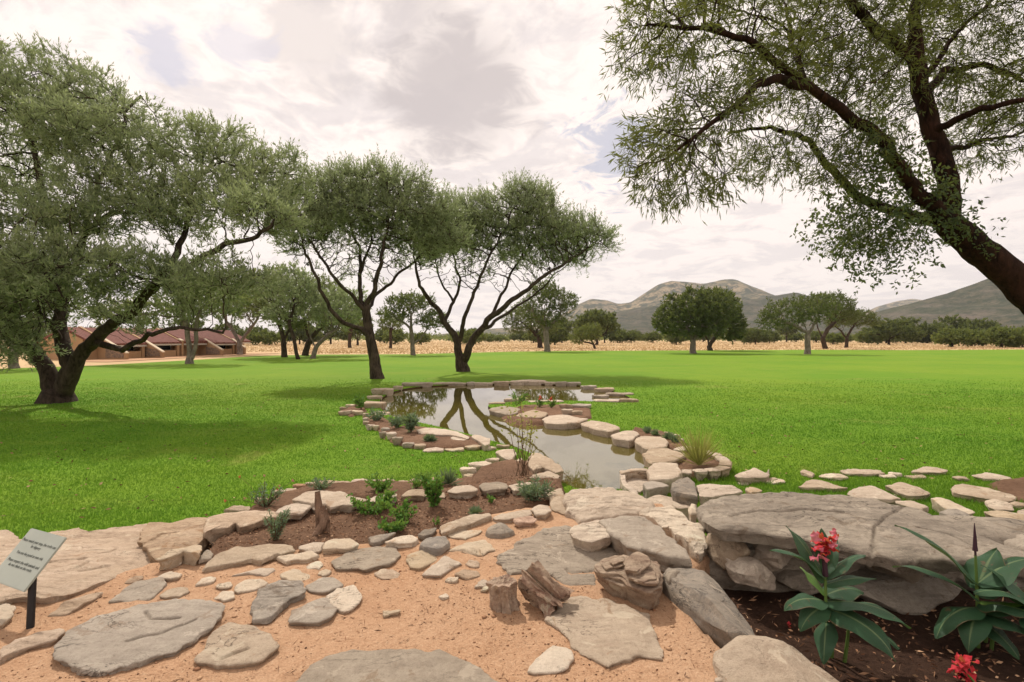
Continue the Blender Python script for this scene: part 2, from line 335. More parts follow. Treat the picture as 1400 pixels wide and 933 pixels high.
    s = NT('roof_tile'); v = s.coords('Object'); w = s.n('ShaderNodeTexWave', wave_type='BANDS', bands_direction='X'); w.inputs['Scale'].default_value = 1.6; s.l(v, w.inputs[0])
    w2 = s.n('ShaderNodeTexWave', wave_type='BANDS', bands_direction='Y'); w2.inputs['Scale'].default_value = 1.0; s.l(v, w2.inputs[0])
    a = s.noise(v, 3, 4); col = s.mix(s.rng(a, .3, .7), (.165, .062, .048), (.23, .09, .068)); s.pbr(col, .8, s.bump(w2.outputs[1], .08, .7, s.bump(w.outputs[1], .1, .8)), .2); M['roof'] = s.m
    s = NT('rubble_panel'); v = s.coords('World'); vo = s.n('ShaderNodeTexVoronoi', feature='DISTANCE_TO_EDGE'); vo.inputs['Scale'].default_value = 3; s.l(v, vo.inputs['Vector'])
    s.pbr(s.mix(s.rng(vo.outputs[0], 0, .08), (.36, .24, .15), (.2, .15, .115)), .9, s.bump(vo.outputs[0], .1, .6), .1); M['rubble'] = s.m
    for n_, c_, r_ in (('dark_door', (.02, .016, .013), .6), ('window_glass', (.03, .035, .04), .08), ('black_metal', (.015, .013, .013), .45), ('coping', (.58, .47, .34), .85),
                       ('sign_text', (.10, .11, .10), .7), ('white_frame', (.5, .46, .4), .6), ('bud', (.05, .02, .03), .6), ('green_stem', (.09, .15, .03), .5), ('dry_leaf', (.34, .2, .1), .8)):
        s = NT(n_); s.pbr(c_, r_, s.bump(s.noise(s.coords(), 40, 3), .002, .4), .3); M[n_] = s.m
    s = NT('sign_plate'); s.pbr(s.mix(s.rng(s.noise(s.coords(), 6, 4), .3, .7), (.33, .36, .31), (.38, .41, .35)), .38, None, .45); M['plate'] = s.m
    s = NT('chip_litter'); at_ = s.n('ShaderNodeAttribute'); at_.attribute_name = 'tint'
    s.pbr(s.ramp(at_.outputs['Fac'], [(0, (.07, .035, .02)), (.5, (.26, .13, .07)), (1, (.5, .32, .19))]), .85, None, .2); M['chip'] = s.m
ground_mats()

# ---------------------------------------------------------------- ground, lawn, water, hills
def sheet(name, poly, z, m, holes=(), kind='structure'):
    bm = bmesh.new()
    for lp in [poly]+list(holes):
        vs = [bm.verts.new((p[0], p[1], z)) for p in lp]
        for i in range(len(vs)): bm.edges.new((vs[i], vs[(i+1) % len(vs)]))
    bmesh.ops.triangle_fill(bm, edges=bm.edges[:], use_beauty=True)
    bmesh.ops.recalc_face_normals(bm, faces=bm.faces[:])
    if bm.faces and sum(f.normal.z for f in bm.faces) < 0: bmesh.ops.reverse_faces(bm, faces=bm.faces[:])
    me = bpy.data.meshes.new(name); bm.to_mesh(me); bm.free()
    return tag(link(name, me, m), kind=kind)
def grid_mesh(name, x0, x1, y0, y1, d, zf, keep, m):
    xs = np.arange(x0, x1+d, d); ys = np.arange(y0, y1+d, d); X, Y = np.meshgrid(xs, ys); Z = zf(X, Y)
    nx = len(xs); k = keep(X, Y, Z); idx = np.arange(X.size).reshape(X.shape)
    Q = np.stack([idx[:-1, :-1], idx[:-1, 1:], idx[1:, 1:], idx[1:, :-1]], -1)
    kq = (k[:-1, :-1] | k[:-1, 1:] | k[1:, 1:] | k[1:, :-1]); Q = Q[kq]
    used = np.unique(Q); mp = np.zeros(X.size, int); mp[used] = np.arange(len(used))
    me = np_mesh(name, np.c_[X.ravel(), Y.ravel(), Z.ravel()][used], mp[Q], 4)
    me.polygons.foreach_set('use_smooth', [True]*len(me.polygons))
    return link(name, me, m)
def vnoise(X, Y, s, seed=0):
    """cheap smooth value noise"""
    g = np.random.default_rng(seed).random((64, 64)); x = X*s; y = Y*s; xi = np.floor(x).astype(int); yi = np.floor(y).astype(int)
    fx = x-xi; fy = y-yi; fx = fx*fx*(3-2*fx); fy = fy*fy*(3-2*fy); G = lambda a, b: g[a % 64, b % 64]
    return (G(xi, yi)*(1-fx)+G(xi+1, yi)*fx)*(1-fy)+(G(xi, yi+1)*(1-fx)+G(xi+1, yi+1)*fx)*fy-.5
def wpoly(crop, s, z): return [at(a, b, z) for a, b in pts(crop, s)]

POND = [Vector((p[0], p[1], 0)) for p in resample(chaikin([np.array(at(a, b, -.04)[:2]) for a, b in pts('P',
    '518,549 532,539 560,531 620,527 720,526 800,528 838,536 862,545 864,551 850,553 800,550 730,549 692,552 666,555 668,559 690,567 740,573 800,581 862,597 896,616 892,640 868,652 858,676 790,676 742,650 728,640 745,632 716,618 690,611 655,600 600,586 560,577 535,572 520,562')], 2), 130)]
veld = [(-4800, -60), (4800, -60), (4800, 4800), (-4800, 4800)]
LAWN = [Vector((-70, -8, 0)), Vector((120, -8, 0)), at(1900, 478.5, 0), at(1400, 478, 0), at(1250, 479, 0), at(1100, 478.5, 0), at(900, 479.5, 0), at(780, 480, 0), at(700, 481, 0), at(620, 483, 0),
        at(560, 484.5, 0), at(430, 485, 0), at(350, 487, 0), at(270, 492, 0), at(130, 500, 0), at(-50, 506, 0), at(-500, 520, 0)]
sheet('ground', veld, -.03, M['veld'], holes=[POND])
sheet('lawn', LAWN, 0, M['lawn'], holes=[POND])
def pond_bits():
    n = len(POND); P = np.array([[p.x, p.y] for p in POND]); c = P.mean(0)
    V = [(x, y, -.001) for x, y in P]+[(x, y, -.5) for x, y in P]
    Fc = [(i, (i+1) % n, n+(i+1) % n, n+i) for i in range(n)]
    tag(link('pond_bank', py_mesh('pond_bank', V, Fc), M['darksoil']), kind='structure')
    sheet('pond_bed', [(x, y) for x, y in P], -.5, M['darksoil'])
    sheet('pond_water', [(x, y) for x, y in P], -.045, M['water'])
pond_bits()

TERR = wpoly('P', '-700,840 -60,822 40,808 150,788 210,768 280,760 300,764 360,754 440,748 560,738 600,724 650,707 720,694 770,690 800,688 860,688 905,690 955,722 970,760 922,800 958,862 1010,905 1060,960 1120,1060', .3)
TERR = [(p.x, p.y) for p in TERR]+[(TERR[-1].x, -4), (-9, -4), (-9, TERR[0].y)]
def terr_z(X, Y):
    d = sdist(X, Y, TERR); t = np.clip(1-d/.16, 0, 1); t = t*t*(3-2*t)
    n = .020*vnoise(X, Y, 1.3, 1)+.014*vnoise(X, Y, 4, 2)+.008*vnoise(X, Y, 11, 3)
    return -.25+.55*t+n*t
def terr_at(x, y): return float(terr_z(np.array([x]), np.array([y]))[0])
tag(grid_mesh('sand_terrace', -9, 4.2, -4, 7.4, .045, terr_z, lambda X, Y, Z: Z > -.2, M['sand']), kind='structure')
TERRACE = bpy.data.objects['sand_terrace']

BEDS = []
def bed(crop, s, z, mat='soil', d=.05, bumpy=.02, name='flower_bed_soil'):
    P = [(p.x, p.y) for p in wpoly(crop, s, z)]; A = np.array(P); BEDS.append(P); (x0, y0), (x1, y1) = A.min(0)-.2, A.max(0)+.2
    def zf(X, Y):
        sd = sdist(X, Y, P); t = np.clip(1-sd/.12, 0, 1)
        return z*t+(-.06)*(1-t)+(bumpy*2*vnoise(X, Y, 2.2, 5)+bumpy*vnoise(X, Y, 8, 6))*t
    o = grid_mesh(name, x0, x1, y0, y1, d, zf, lambda X, Y, Z: Z > -.04, M[mat])
    return tag(o, kind='structure')
bed('P', '276,762 305,728 430,692 520,684 600,668 700,652 765,655 772,682 700,697 640,708 600,727 560,740 440,750 360,752', .25)
bed('P', '330,712 345,693 390,670 430,662 500,658 620,655 660,650 645,670 560,682 480,676 400,692 350,710', .12)
bed('P', '640,655 660,637 700,628 725,630 748,655 735,668 670,668', .12)
bed('P', '688,562 718,553 770,553 805,558 806,570 770,574 720,577 695,571', .05)
bed('P', '530,588 556,580 600,587 650,598 662,607 600,610 560,607 538,600', .07)
bed('P', '498,566 520,569 542,582 534,594 505,578', .06)
bed('P', '468,559 490,552 500,560 480,567', .06)
bed('P', '925,630 940,614 975,620 988,632 972,643 930,644', .10)
bed('P', '868,585 900,588 932,600 938,612 905,606 880,599', .10)
bed('P', '1355,660 1420,650 1500,670 1500,690 1390,682', .05)
def canna_bed():
    z = lambda X, Y: .10+.03*vnoise(X, Y, 1.5, 8)+.02*vnoise(X, Y, 6, 9)+.012*vnoise(X, Y, 17, 10)
    tag(grid_mesh('canna_bed_soil', .85, 7, -3, 4.6, .045, z, lambda X, Y, Z: Z > -1, M['darksoil']), kind='structure')
canna_bed()

def hill(name, D, w, ridge, rough, seed, m='hill'):
    r = np.array(pts('P', ridge)); px = np.arange(r[0, 0], r[-1, 0]+.1, 2.0 if r[-1, 0] > 700 else 6.0); py = np.interp(px, r[:, 0], r[:, 1])
    k = np.ones(5)/5; pad = np.r_[[py[0]]*2, py, [py[-1]]*2]; py = np.convolve(pad, k, 'valid')
    nj = 46; V = []
    for i, (x, y) in enumerate(zip(px, py)):
        top = atd(x, y, D); dirx = top.x/D
        for j in range(nj):
            t = j/(nj-1)*1.5; Y = D-w*(1-t)
            prof = t**1.25 if t <= 1 else 1-(t-1)*1.1
            X = dirx*(D*.6+Y*.4)
            n = fr(X/w*3+seed, Y/w*3, seed, 7)*rough*1.3*top.z*min(1, max(prof, 0)*1.6)*(1 if t < .96 else .35)
            rg = abs(fr(X/w*5+seed*3, Y/w*1.6, seed, 4))*rough*top.z*1.7*math.sin(min(t, 1)*math.pi)
            V.append((X, Y, max(-2, top.z*max(prof, 0)+n*(.6 if t > .9 else 1)-rg)))
    ni = len(px); Fc = [(i*nj+j, (i+1)*nj+j, (i+1)*nj+j+1, i*nj+j+1) for i in range(ni-1) for j in range(nj-1)]
    return tag(link(name, py_mesh(name, V, Fc, 180), M[m]), kind='structure')
hill('hill', 3600, 1500, '560,463 640,452 720,446 760,436 783,420 808,409 830,411 845,416 862,414 880,402 900,389 918,384 935,386 960,389 985,384 1005,383 1030,393 1055,403 1080,410 1130,422 1200,432 1300,445 1400,460', .10, 3.3)
hill('hill', 2300, 900, '660,464 720,456 770,442 820,431 880,420 950,416 1020,411 1060,404 1088,400 1102,404 1140,418 1200,434 1260,452 1300,462', .09, 9.1, 'hill_dark')
hill('hill', 4700, 1200, '1120,450 1170,432 1200,419 1225,412 1248,409 1290,414 1360,425 1480,440', .06, 5.7)
hill('hill', 1500, 750, '1130,458 1170,442 1198,427 1240,417 1270,408 1300,400 1330,389 1350,381 1375,371 1400,362 1460,345 1550,330 1680,335 1850,350 2100,380', .10, 17.9, 'hill_dark')
hill('hill', 4200, 900, '-900,440 -600,430 -300,446 0,452 200,450 400,455 560,462', .06, 29.)

def grass():
    n = 520000; Y = 4.3*np.exp(RNG.random(n)*math.log(26/4.3)); X = (RNG.random(n)*2-1)*1.08*Y
    pond = [(p.x, p.y) for p in POND]; k = ~inpoly(X, Y, pond) & (sdist(X, Y, TERR) > .12)
    for b in BEDS: k &= ~inpoly(X, Y, b)
    k &= ~((X > .9) & (Y < 4.55)); X, Y = X[k], Y[k]; n = len(X)
    k = RNG.random(n) < np.clip((26-Y)/9, 0, 1); X, Y = X[k], Y[k]; n = len(X)
    cl = vnoise(X, Y, .9, 21)+vnoise(X, Y, 3.5, 22)*.6
    h = (.018+.020*RNG.random(n))*(1+.5*cl); right = np.clip((X-1.2)/1.5, 0, 1)*np.clip((8.2-Y)/1.5, 0, 1); h *= 1+1.0*right
    w = .0035*(Y/5)**.9*(.8+.5*RNG.random(n))
    a = RNG.random(n)*2*np.pi; la = RNG.random(n)*2*np.pi; ln = h*(.25+.6*RNG.random(n))
    B = np.c_[X, Y, np.full(n, -.004)]; s = np.c_[np.cos(a)*w, np.sin(a)*w, np.zeros(n)]
    T = B+np.c_[np.cos(la)*ln, np.sin(la)*ln, h]
    V = np.stack([B-s, B+s, T], 1).reshape(-1, 3); me = np_mesh('lawn_grass', V, np.arange(3*n).reshape(-1, 3), 3)
    at_ = me.attributes.new('tint', 'FLOAT', 'FACE'); at_.data.foreach_set('value', RNG.random(n).astype(np.float32))
    tag(link('lawn_grass', me, M['blade']), 'short mown green grass covering the lawn', 'grass', kind='stuff')
grass()
def dry_grass():
    n = 60000; Y = 68*np.exp(RNG.random(n)*math.log(330/68)); X = (RNG.random(n)*2-1)*1.1*Y
    k = ~inpoly(X, Y, [(p.x, p.y) for p in LAWN]) & ~((X < -30) & (X > -47) & (Y < 76)); X, Y = X[k], Y[k]; n = len(X)
    h = (.08+.16*RNG.random(n))*(1+.8*vnoise(X, Y, .08, 31)); w = .05+.10*RNG.random(n)*(Y/100); a = (RNG.random(n)-.5)*1.2
    B = np.c_[X, Y, np.full(n, -.04)]; s = np.c_[np.cos(a)*w, np.sin(a)*w, np.zeros(n)]; T = B+np.c_[RNG.normal(0, .1, n), RNG.normal(0, .1, n), h]
    me = np_mesh('dry_grass', np.stack([B-s, B+s, T], 1).reshape(-1, 3), np.arange(3*n).reshape(-1, 3), 3)
    at_ = me.attributes.new('tint', 'FLOAT', 'FACE'); at_.data.foreach_set('value', RNG.random(n).astype(np.float32))
    tag(link('dry_grass', me, M['stalk']), 'tall straw coloured dry grass beyond the lawn', 'dry grass', kind='stuff')
dry_grass()

# ---------------------------------------------------------------- stones
def plane_pts(P2, z, ty, tx):
    """pixel outline onto a (tilted) plane"""
    c0 = at(sum(p[0] for p in P2)/len(P2), sum(p[1] for p in P2)/len(P2), z); out = []
    for a, b in P2:
        d = ray(a, b)      # CZ + t dz = z + ty (t dy - c.y) + tx (t dx - c.x)
        t = (z-ty*c0.y-tx*c0.x-CZ)/(d.z-ty*d.y-tx*d.x); out.append(np.array([d.x*t, d.y*t]))
    return out, c0
SEED = [0]; FOOT = []
def stone(name, crop, s, z, th, mat, parent=None, label=None, cat='stone', group=None, dome=.004, ty=0., tx=0., bevel=None, rough=.010, res=1., cracks=(), steps=0., world=None):
    SEED[0] += 1; sd = SEED[0]*7.31
    if world is None: P, c0 = plane_pts(pts(crop, s), z, ty, tx)
    else: P = [np.array(p[:2]) for p in world]; c0 = Vector((*np.mean(P, 0), z))
    ar = sum(P[i][0]*P[(i+1) % len(P)][1]-P[(i+1) % len(P)][0]*P[i][1] for i in range(len(P)))
    if ar < 0: P = P[::-1]
    P = chaikin(P, 1, .07); A = np.array(P); size = math.sqrt(abs(ar)/2)+.02; per = sum(np.hypot(*(A[i]-A[i-1])) for i in range(len(A)))
    if c0.y > 8: res = min(res, .4)
    elif c0.y > 5.5: res = min(res, .8)
    N = int(np.clip(per/(.035/res), 14 if res < .5 else 18, 220 if res > .5 else 26)); B = resample(P, N); c = B.mean(0)
    for i in range(N):
        d = (B[i]-c); r = np.hypot(*d); B[i] += d/r*(fr(B[i][0]*5/size**.5, B[i][1]*5/size**.5, sd, 4)*.045*min(size, .8)+fr(B[i][0]*14, B[i][1]*14, sd, 4)*.016)
    if bevel is None: bevel = min(.009, th*.2)
    top = [1, .985, .955, .91, .84, .74, .6, .44, .26]
    if res > 1.2: top = [1, .99, .975, .955, .93]+list(np.linspace(.9, .06, int(16*res)))
    if res < .5: top = [1, .95, .8, .42]
    elif res <= .8: top = [1, .98, .93, .8, .55, .26]
    V = []; Fc = []
    crk = [[plane_pts([q], z, ty, tx)[0][0] for q in pts(crop, ck)] for ck in cracks]
    def ztop(x, y, sc):
        zz = z+ty*(y-c0.y)+tx*(x-c0.x)+dome*(1-sc*sc)
        n1 = fr(x*2.2/size**.5, y*2.2/size**.5, sd, 5)
        zz += n1*rough*1.6+fr(x*11, y*11, sd, 3)*rough*.35
        if steps: 
            q = (fr(x*1.1, y*3.0, sd+4, 4)+.6)*4; f = q-math.floor(q); f = min(1, max(0, (f-.38)/.24)); zz += (math.floor(q)+f*f*(3-2*f))*steps*.5-steps
        return zz
    for sc in top:
        e = max(0, (sc-.9)/.1); dz = bevel*(1-math.sqrt(max(0, 1-e*e)))
        for b in B:
            p = c+(b-c)*sc; V.append([p[0], p[1], ztop(p[0], p[1], sc)-dz])
    for ck in crk:
        A2 = np.array(V); d = sdist(A2[:, 0], A2[:, 1], ck, False); cut = .02*np.exp(-(d/.011)**2)
        for i in range(len(V)): V[i][2] -= cut[i]
    nt = len(top)
    for r in range(nt-1):
        for i in range(N):
            j = (i+1) % N; Fc.append((r*N+i, r*N+j, (r+1)*N+j, (r+1)*N+i))
    V.append([c[0], c[1], ztop(c[0], c[1], 0)]); ci = len(V)-1
    for i in range(N): Fc.append(((nt-1)*N+i, (nt-1)*N+(i+1) % N, ci))
    prev = 0; fr_ = (.4, 1.) if res < .5 else (.18, .36, .55, .75, 1.) if th > .055 else (.5, 1.)
    for f in fr_:
        st = len(V)
        for i, b in enumerate(B):
            zb = V[i][2]-th*f*(1 if th < .2 else .97); d = (b-c)/np.hypot(*(b-c)); p = b-d*(f**1.3)*min(.09, th*.55)
            p = p+d*(fr(b[0]*6, b[1]*6, zb*22+sd, 4)*min(.03, th*.28)); V.append([p[0], p[1], zb])
        for i in range(N):
            j = (i+1) % N; Fc.append((prev+i, st+i, st+j, prev+j))
        prev = st
    Fc.append(tuple(prev+i for i in range(N))[::-1])
    V, o = origin_to(V); par = parent
    ob = link(name, py_mesh(name, V, Fc, 24), M[mat]); ob.location = o
    FOOT.append((float(c[0]), float(c[1]), [(float(q[0]), float(q[1])) for q in B[::2]]))
    if par is not None: ob.parent = par; ob.matrix_parent_inverse = par.matrix_world.inverted()
    if label: tag(ob, label, cat, group)
    return ob
def blob(name, crop, box, zb, mat, parent=None, label=None, cat='stone', group=None, hmax=.42, ratio=.6):
    """a stone known by its visible box in the photograph, standing on ground at height zb"""
    ox, oy, k = CR[crop]; x0, y0, x1, y1 = box; x0, x1, y0, y1 = ox+x0/k, ox+x1/k, oy+y0/k, oy+y1/k
    D = at(700, y1, zb).y; w = (x1-x0)/F*D; dep = max(.12, ratio*w)
    h = CZ-zb-(D+dep)*(y0-463)/F; h = min(max(h, .05), hmax)*(.8+.4*((x0*7.13) % 1)); cx = ((x0+x1)/2-700)/F*(D+dep/2)
    P = []; n = 9; rr = random.Random(int(x0*13+y0*7)); ph = rr.random()
    for i in range(n):
        a = (i+ph)/n*2*math.pi; q = .78+.32*rr.random(); ca, sa = math.cos(a), math.sin(a)
        e = (abs(ca)**5+abs(sa)**5)**(-1/5); P.append((cx+ca*e*q*w*.52, D+dep/2+sa*e*q*dep*.5))
    return stone(name, crop, '', zb+h-.02, h+.04, mat, parent, label, cat, group, dome=.008, bevel=min(.03, h*.25), world=P, rough=.014, res=.8)
def boulder(name, crop, box, Y, dep, mat, label=None, parent=None, rot=0., k=3.2, amp=.10, rz=0., cat='boulder', n=16, world=None, cuts=13):
    """rounded block filling a box of the photograph, its face at depth Y"""
    SEED[0] += 1; sd = SEED[0]*3.77; ox, oy, kk = CR[crop]; x0, y0, x1, y1 = box
    a = atd(ox+x0/kk, oy+y0/kk, Y); b = atd(ox+x1/kk, oy+y1/kk, Y); w, h = abs(b.x-a.x)/2, abs(a.z-b.z)/2
    if world: w, dep, h = world[3]/2, world[4], world[5]/2
    rc = random.Random(SEED[0]); pl = [(Vector((rc.gauss(0, 1), rc.gauss(0, 1), rc.gauss(0, 1))).normalized(), rc.uniform(.62, .95)) for _ in range(cuts)]
    V = {}; VL = []; Fc = []
    def vid(p):
        key = tuple(round(q, 5) for q in p)
        if key not in V:
            v = Vector(p); r = (abs(v.x)**k+abs(v.y)**k+abs(v.z)**k)**(1/k); v = v/r
            for nn, dd in pl:
                e = v.dot(nn)-dd
                if e > 0: v = v-nn*e*.92
            f = fr(v.x*1.3+sd, v.y*1.3, v.z*1.3, 5); g = fr(v.x*.9+sd, v.z*6, v.y*.9, 4); v = v*(1+amp*f*1.4)+Vector((v.x, v.y, 0))*g*amp*.35
            V[key] = len(VL); VL.append(v)
        return V[key]
    for ax in range(3):
        for sg in (-1, 1):
            for i in range(n):
                for j in range(n):
                    q = []
                    for di, dj in ((0, 0), (1, 0), (1, 1), (0, 1)):
                        p = [0, 0, 0]; p[ax] = sg; p[(ax+1) % 3] = -1+2*(i+di)/n; p[(ax+2) % 3] = -1+2*(j+dj)/n; q.append(vid(p))
                    Fc.append(q if sg > 0 else q[::-1])
    Mx = Matrix.Rotation(rz, 3, 'Z') @ Matrix.Rotation(rot, 3, 'Y')
    P = [Mx @ Vector((v.x*w, v.y*dep/2, v.z*h)) for v in VL]; mz = min(p.z for p in P)
    ob = link(name, py_mesh(name, [(p.x, p.y, p.z-mz) for p in P], Fc, 26), M[mat])
    ob.location = ((a.x+b.x)/2*(1+.35*dep/Y), Y+dep/2, (a.z+b.z)/2+mz) if not world else (world[0], world[1], world[2]+mz)
    if parent is not None: ob.parent = parent; ob.matrix_parent_inverse = parent.matrix_world.inverted()
    if label: tag(ob, label, cat)
    return ob

# ---- stones set in the sandy terrace
TZ = .3
stone('flat_stone', '1', '205,790 270,722 400,652 560,600 720,570 850,566 940,578 976,604 925,680 845,748 730,800 560,848 410,882 300,866 222,828', .340, .06, 'grey', label='big grey oval slab lying on the sand below the sign', cat='flat stone', res=3.6,
      cracks=('555,748 640,722 700,715 760,690 850,660', '635,628 655,655 720,655 780,650'), dome=.006, rough=.009)
stone('flat_stone', 'P', '267,903 290,866 312,850 350,857 388,882 352,905 300,909', .331, .05, 'tan', label='pointed tan slab beside the big grey oval slab', cat='flat stone', res=1.6, dome=.008, cracks=('305,899 322,892 338,887',))
stone('flat_stone', 'P', '398,936 425,905 470,889 540,884 600,888 650,905 692,940 700,1010 640,1060 480,1060 405,1000', .330, .05, 'grey', label='broad grey slab half buried in open sand, away from the other slabs', cat='flat stone', res=1.8, dome=.02)
stone('flat_stone', '1', '470,580 540,522 600,492 700,470 732,495 660,565 560,578', .318, .05, 'grey', label='leaf shaped flat stone between the ledge and the big oval slab', cat='flat stone', res=1.4)
stone('flat_stone', '1', '-10,805 60,752 200,712 288,700 240,760 100,792 -10,845', .322, .06, 'ledge', label='narrow splintered strip of rock beside the sign post', cat='flat stone', steps=0.010, res=1.5)
stone('flat_stone', '1', '205,630 260,590 390,546 460,540 400,580 290,632', .318, .05, 'ledge', label='thin splintered rock strip between sign and ledge', cat='flat stone', steps=0.010, res=1.5)
stone('flat_stone', '1', '-90,600 10,580 66,602 60,640 0,692 -90,710', .319, .05, 'pale', label='pale rounded flat stone behind the sign post', cat='flat stone')
stone('flat_stone', '2', '455,440 520,400 620,376 720,370 736,410 700,450 590,476 480,468', .320, .06, 'grey', label='grey flat stone in the sand next to the pale slabs of the flower bed edge', cat='flat stone', res=1.5)
stone('flat_stone', '2', '125,622 150,562 240,530 340,525 362,560 280,602 210,660 135,674', .338, .08, 'slate', label='dark grey broken slab with a raised corner in the stone cluster', cat='flat stone', res=1.8, steps=0.015, tx=.10)
stone('flat_stone', '2', '350,540 410,506 470,502 512,535 450,562 370,562', .318, .05, 'grey', label='small grey slab at the back of the stone cluster', cat='flat stone')
stone('flat_stone', '2', '428,575 480,546 550,538 582,580 562,622 510,646 470,622 440,592', .319, .05, 'pale', label='cream coloured flat stone in the stone cluster', cat='flat stone')
stone('flat_stone', '2', '278,692 290,640 380,600 440,583 476,630 470,660 400,692', .319, .05, 'grey', label='brown grey slab at the front of the stone cluster', cat='flat stone')
stone('flat_stone', '3', '110,420 200,360 300,310 410,295 500,330 580,385 640,400 520,462 512,522 410,530 330,492 170,482', .322, .06, 'grey', label='wide flat grey slab behind the petrified wood', cat='flat stone', res=1.9, steps=0.010,
      cracks=('150,375 190,372 230,368', '400,475 420,488 520,478'))
stone('flat_stone', '3', '300,672 390,590 450,575 560,590 680,640 742,652 765,740 790,790 795,836 690,830 560,852 480,820 400,742 330,692', .322, .06, 'tan', label='ragged flat slab in front of the layered rock', cat='flat stone', res=1.9, steps=0.007)
stone('flat_stone', '3', '240,882 290,820 340,785 420,795 426,830 390,880 260,892', .325, .05, 'pale', label='cream flat stone in the sand near the ragged slab', cat='flat stone')
stone('flat_stone', 'E', '315,705 420,650 500,660 582,720 440,800 350,785', .318, .05, 'pale', label='cream square flat stone beside a tan one near the flower bed', cat='flat stone')
stone('flat_stone', 'E', '440,850 520,790 620,705 772,745 690,800 590,862', .318, .05, 'tan', label='tan flat stone touching the cream square stone', cat='flat stone')
stone('flat_stone', 'E', '630,660 760,600 960,560 1032,650 900,696 740,656', .318, .05, 'pale', label='large cream flat stone near the grey rounded cobble', cat='flat stone', cracks=('690,650 780,655 860,690',), res=1.5)
stone('flat_stone', 'E', '640,522 720,495 920,490 932,516 800,566 660,546', .316, .05, 'pale', label='oblong cream flat stone behind the rounded cobble', cat='flat stone')
stone('cobble', 'E', '955,520 990,462 1070,440 1140,462 1196,515 1100,540 980,538', .330, .05, 'blue', label='smooth blue grey cobble lying alone near the flower bed edge', cat='cobble', dome=.05, bevel=.05)
stone('cobble', 'E', '415,600 480,550 560,535 640,550 668,590 620,640 540,650 450,625', .36, .09, 'blue', label='rounded grey stone on the flower bed edge beside a cream slab', cat='cobble', dome=.03, bevel=.04)
for cr, s, m in (('1', '680,470 735,452 790,460 780,480 720,486', 'pale'), ('1', '840,512 880,478 950,472 930,495', 'pale'), ('1', '930,565 965,537 1020,545 1020,572 970,580', 'pale'),
                 ('D', '800,780 900,745 950,770 920,810 810,802', 'pale'), ('D', '195,852 330,820 420,795 572,800 500,862 330,842', 'tan'), ('D', '600,850 700,802 790,830 872,850 800,890 680,905 610,880', 'pale'),
                 ('2', '55,545 110,515 180,512 206,530 150,556 70,570', 'pale'), ('2', '660,640 735,632 730,650 670,658', 'pale'), ('2', '888,580 925,570 940,582 905,592', 'pale'), ('2', '1035,545 1070,505 1092,510 1080,540', 'tan'),
                 ('1', '720,410 760,385 810,390 790,415', 'pale'), ('2', '1060,555 1085,540 1105,548 1085,560', 'pale'), ('2', '-15,640 0,605 18,625 10,655', 'grey'), ('3', '1000,925 1020,915 1040,922 1020,935', 'tan')):
    stone('paving_stone', cr, s, .313, .05, m, TERRACE, dome=.004)

# ---- rock ledge on the left
stone('rock_ledge', '1', '-60,420 60,380 130,350 210,278 340,252 385,285 480,262 640,240 700,245 720,330 690,380 640,428 540,446 470,490 330,542 150,570 60,562 -40,592 -120,600', .25, .26, 'ledge', ty=-.115, label='long tan rock ledge with splintered edge between sand and lawn, behind the sign', cat='rock', res=3., steps=0.014, rough=.014,
      cracks=('300,470 350,445 380,420', '420,380 470,365 500,350', '350,470 420,450 470,440', '200,430 300,415 370,405'))
stone('rock_ledge', '1', '640,242 750,240 850,212 960,204 1060,196 1115,215 1020,246 925,286 870,326 760,372 690,396 640,350 600,290', .25, .24, 'ledge', ty=-.10, label='tan rock ledge running up to the flower bed corner', cat='rock', res=2.4, steps=0.010, rough=.014, cracks=('620,350 700,300 760,290',))
stone('rock_ledge', '1', '-260,312 0,276 42,276 102,312 90,372 40,402 -40,480 -260,520', .22, .22, 'ledge', ty=-.09, label='short tan rock ledge piece behind the sign plate beside the lawn', cat='rock', res=2., steps=0.010, rough=.014)
stone('rock', '1', '665,405 740,365 860,325 880,350 870,382 800,370 720,400', .38, .10, 'pale', label='pale wedge of rock at the end of the tan ledge', cat='rock', res=1.5, steps=0.010)
# ---- flower bed edging
fb = thing('flower_bed_edging', at(560, 720, .2), 'row of mixed stones edging the brown flower bed along the sand', 'stone edging')
for cr, s, m, z, th in (('D', '0,780 60,702 200,642 420,615 700,612 740,650 620,690 560,690 450,742 370,716 200,750 0,792', 'tan', 0.340, 0.100), ('D', '565,715 690,680 850,665 916,700 800,735 640,756', 'pale', 0.330, 0.060),
                        ('D', '755,615 880,585 960,590 930,650 880,670 760,652', 'tan', 0.330, 0.080), ('D', '930,640 950,595 1050,565 1150,560 1240,605 1150,640 1040,635', 'pale', 0.355, 0.100), ('E', '0,560 120,527 255,520 170,570 60,592', 'blue', 0.340, 0.080),
                        ('E', '150,592 260,540 380,530 425,560 370,602 250,612', 'pale', 0.340, 0.080), ('E', '400,532 470,482 562,470 556,520 450,556', 'blue', 0.340, 0.080), ('E', '590,462 780,395 980,360 1012,380 850,440 700,490 600,520', 'tan', 0.350, 0.100),
                        ('E', '1012,390 1150,345 1322,330 1330,370 1150,410 1040,412', 'tan', 0.340, 0.080), ('E', '1165,405 1310,372 1360,400 1340,430 1210,432', 'red', 0.360, 0.080), ('F', '500,332 560,276 640,286 672,345 620,372 540,370', 'tan', 0.360, 0.090), ('1', '860,405 900,350 935,370 920,395', 'grey', 0.330, 0.080)):
    stone('stone', cr, s, z, th, m, fb, res=1.3, dome=.008)
bb = thing('flower_bed_wall', at(560, 690, .2), 'low wall of long flat tan slabs along the back of the flower bed', 'stone edging')
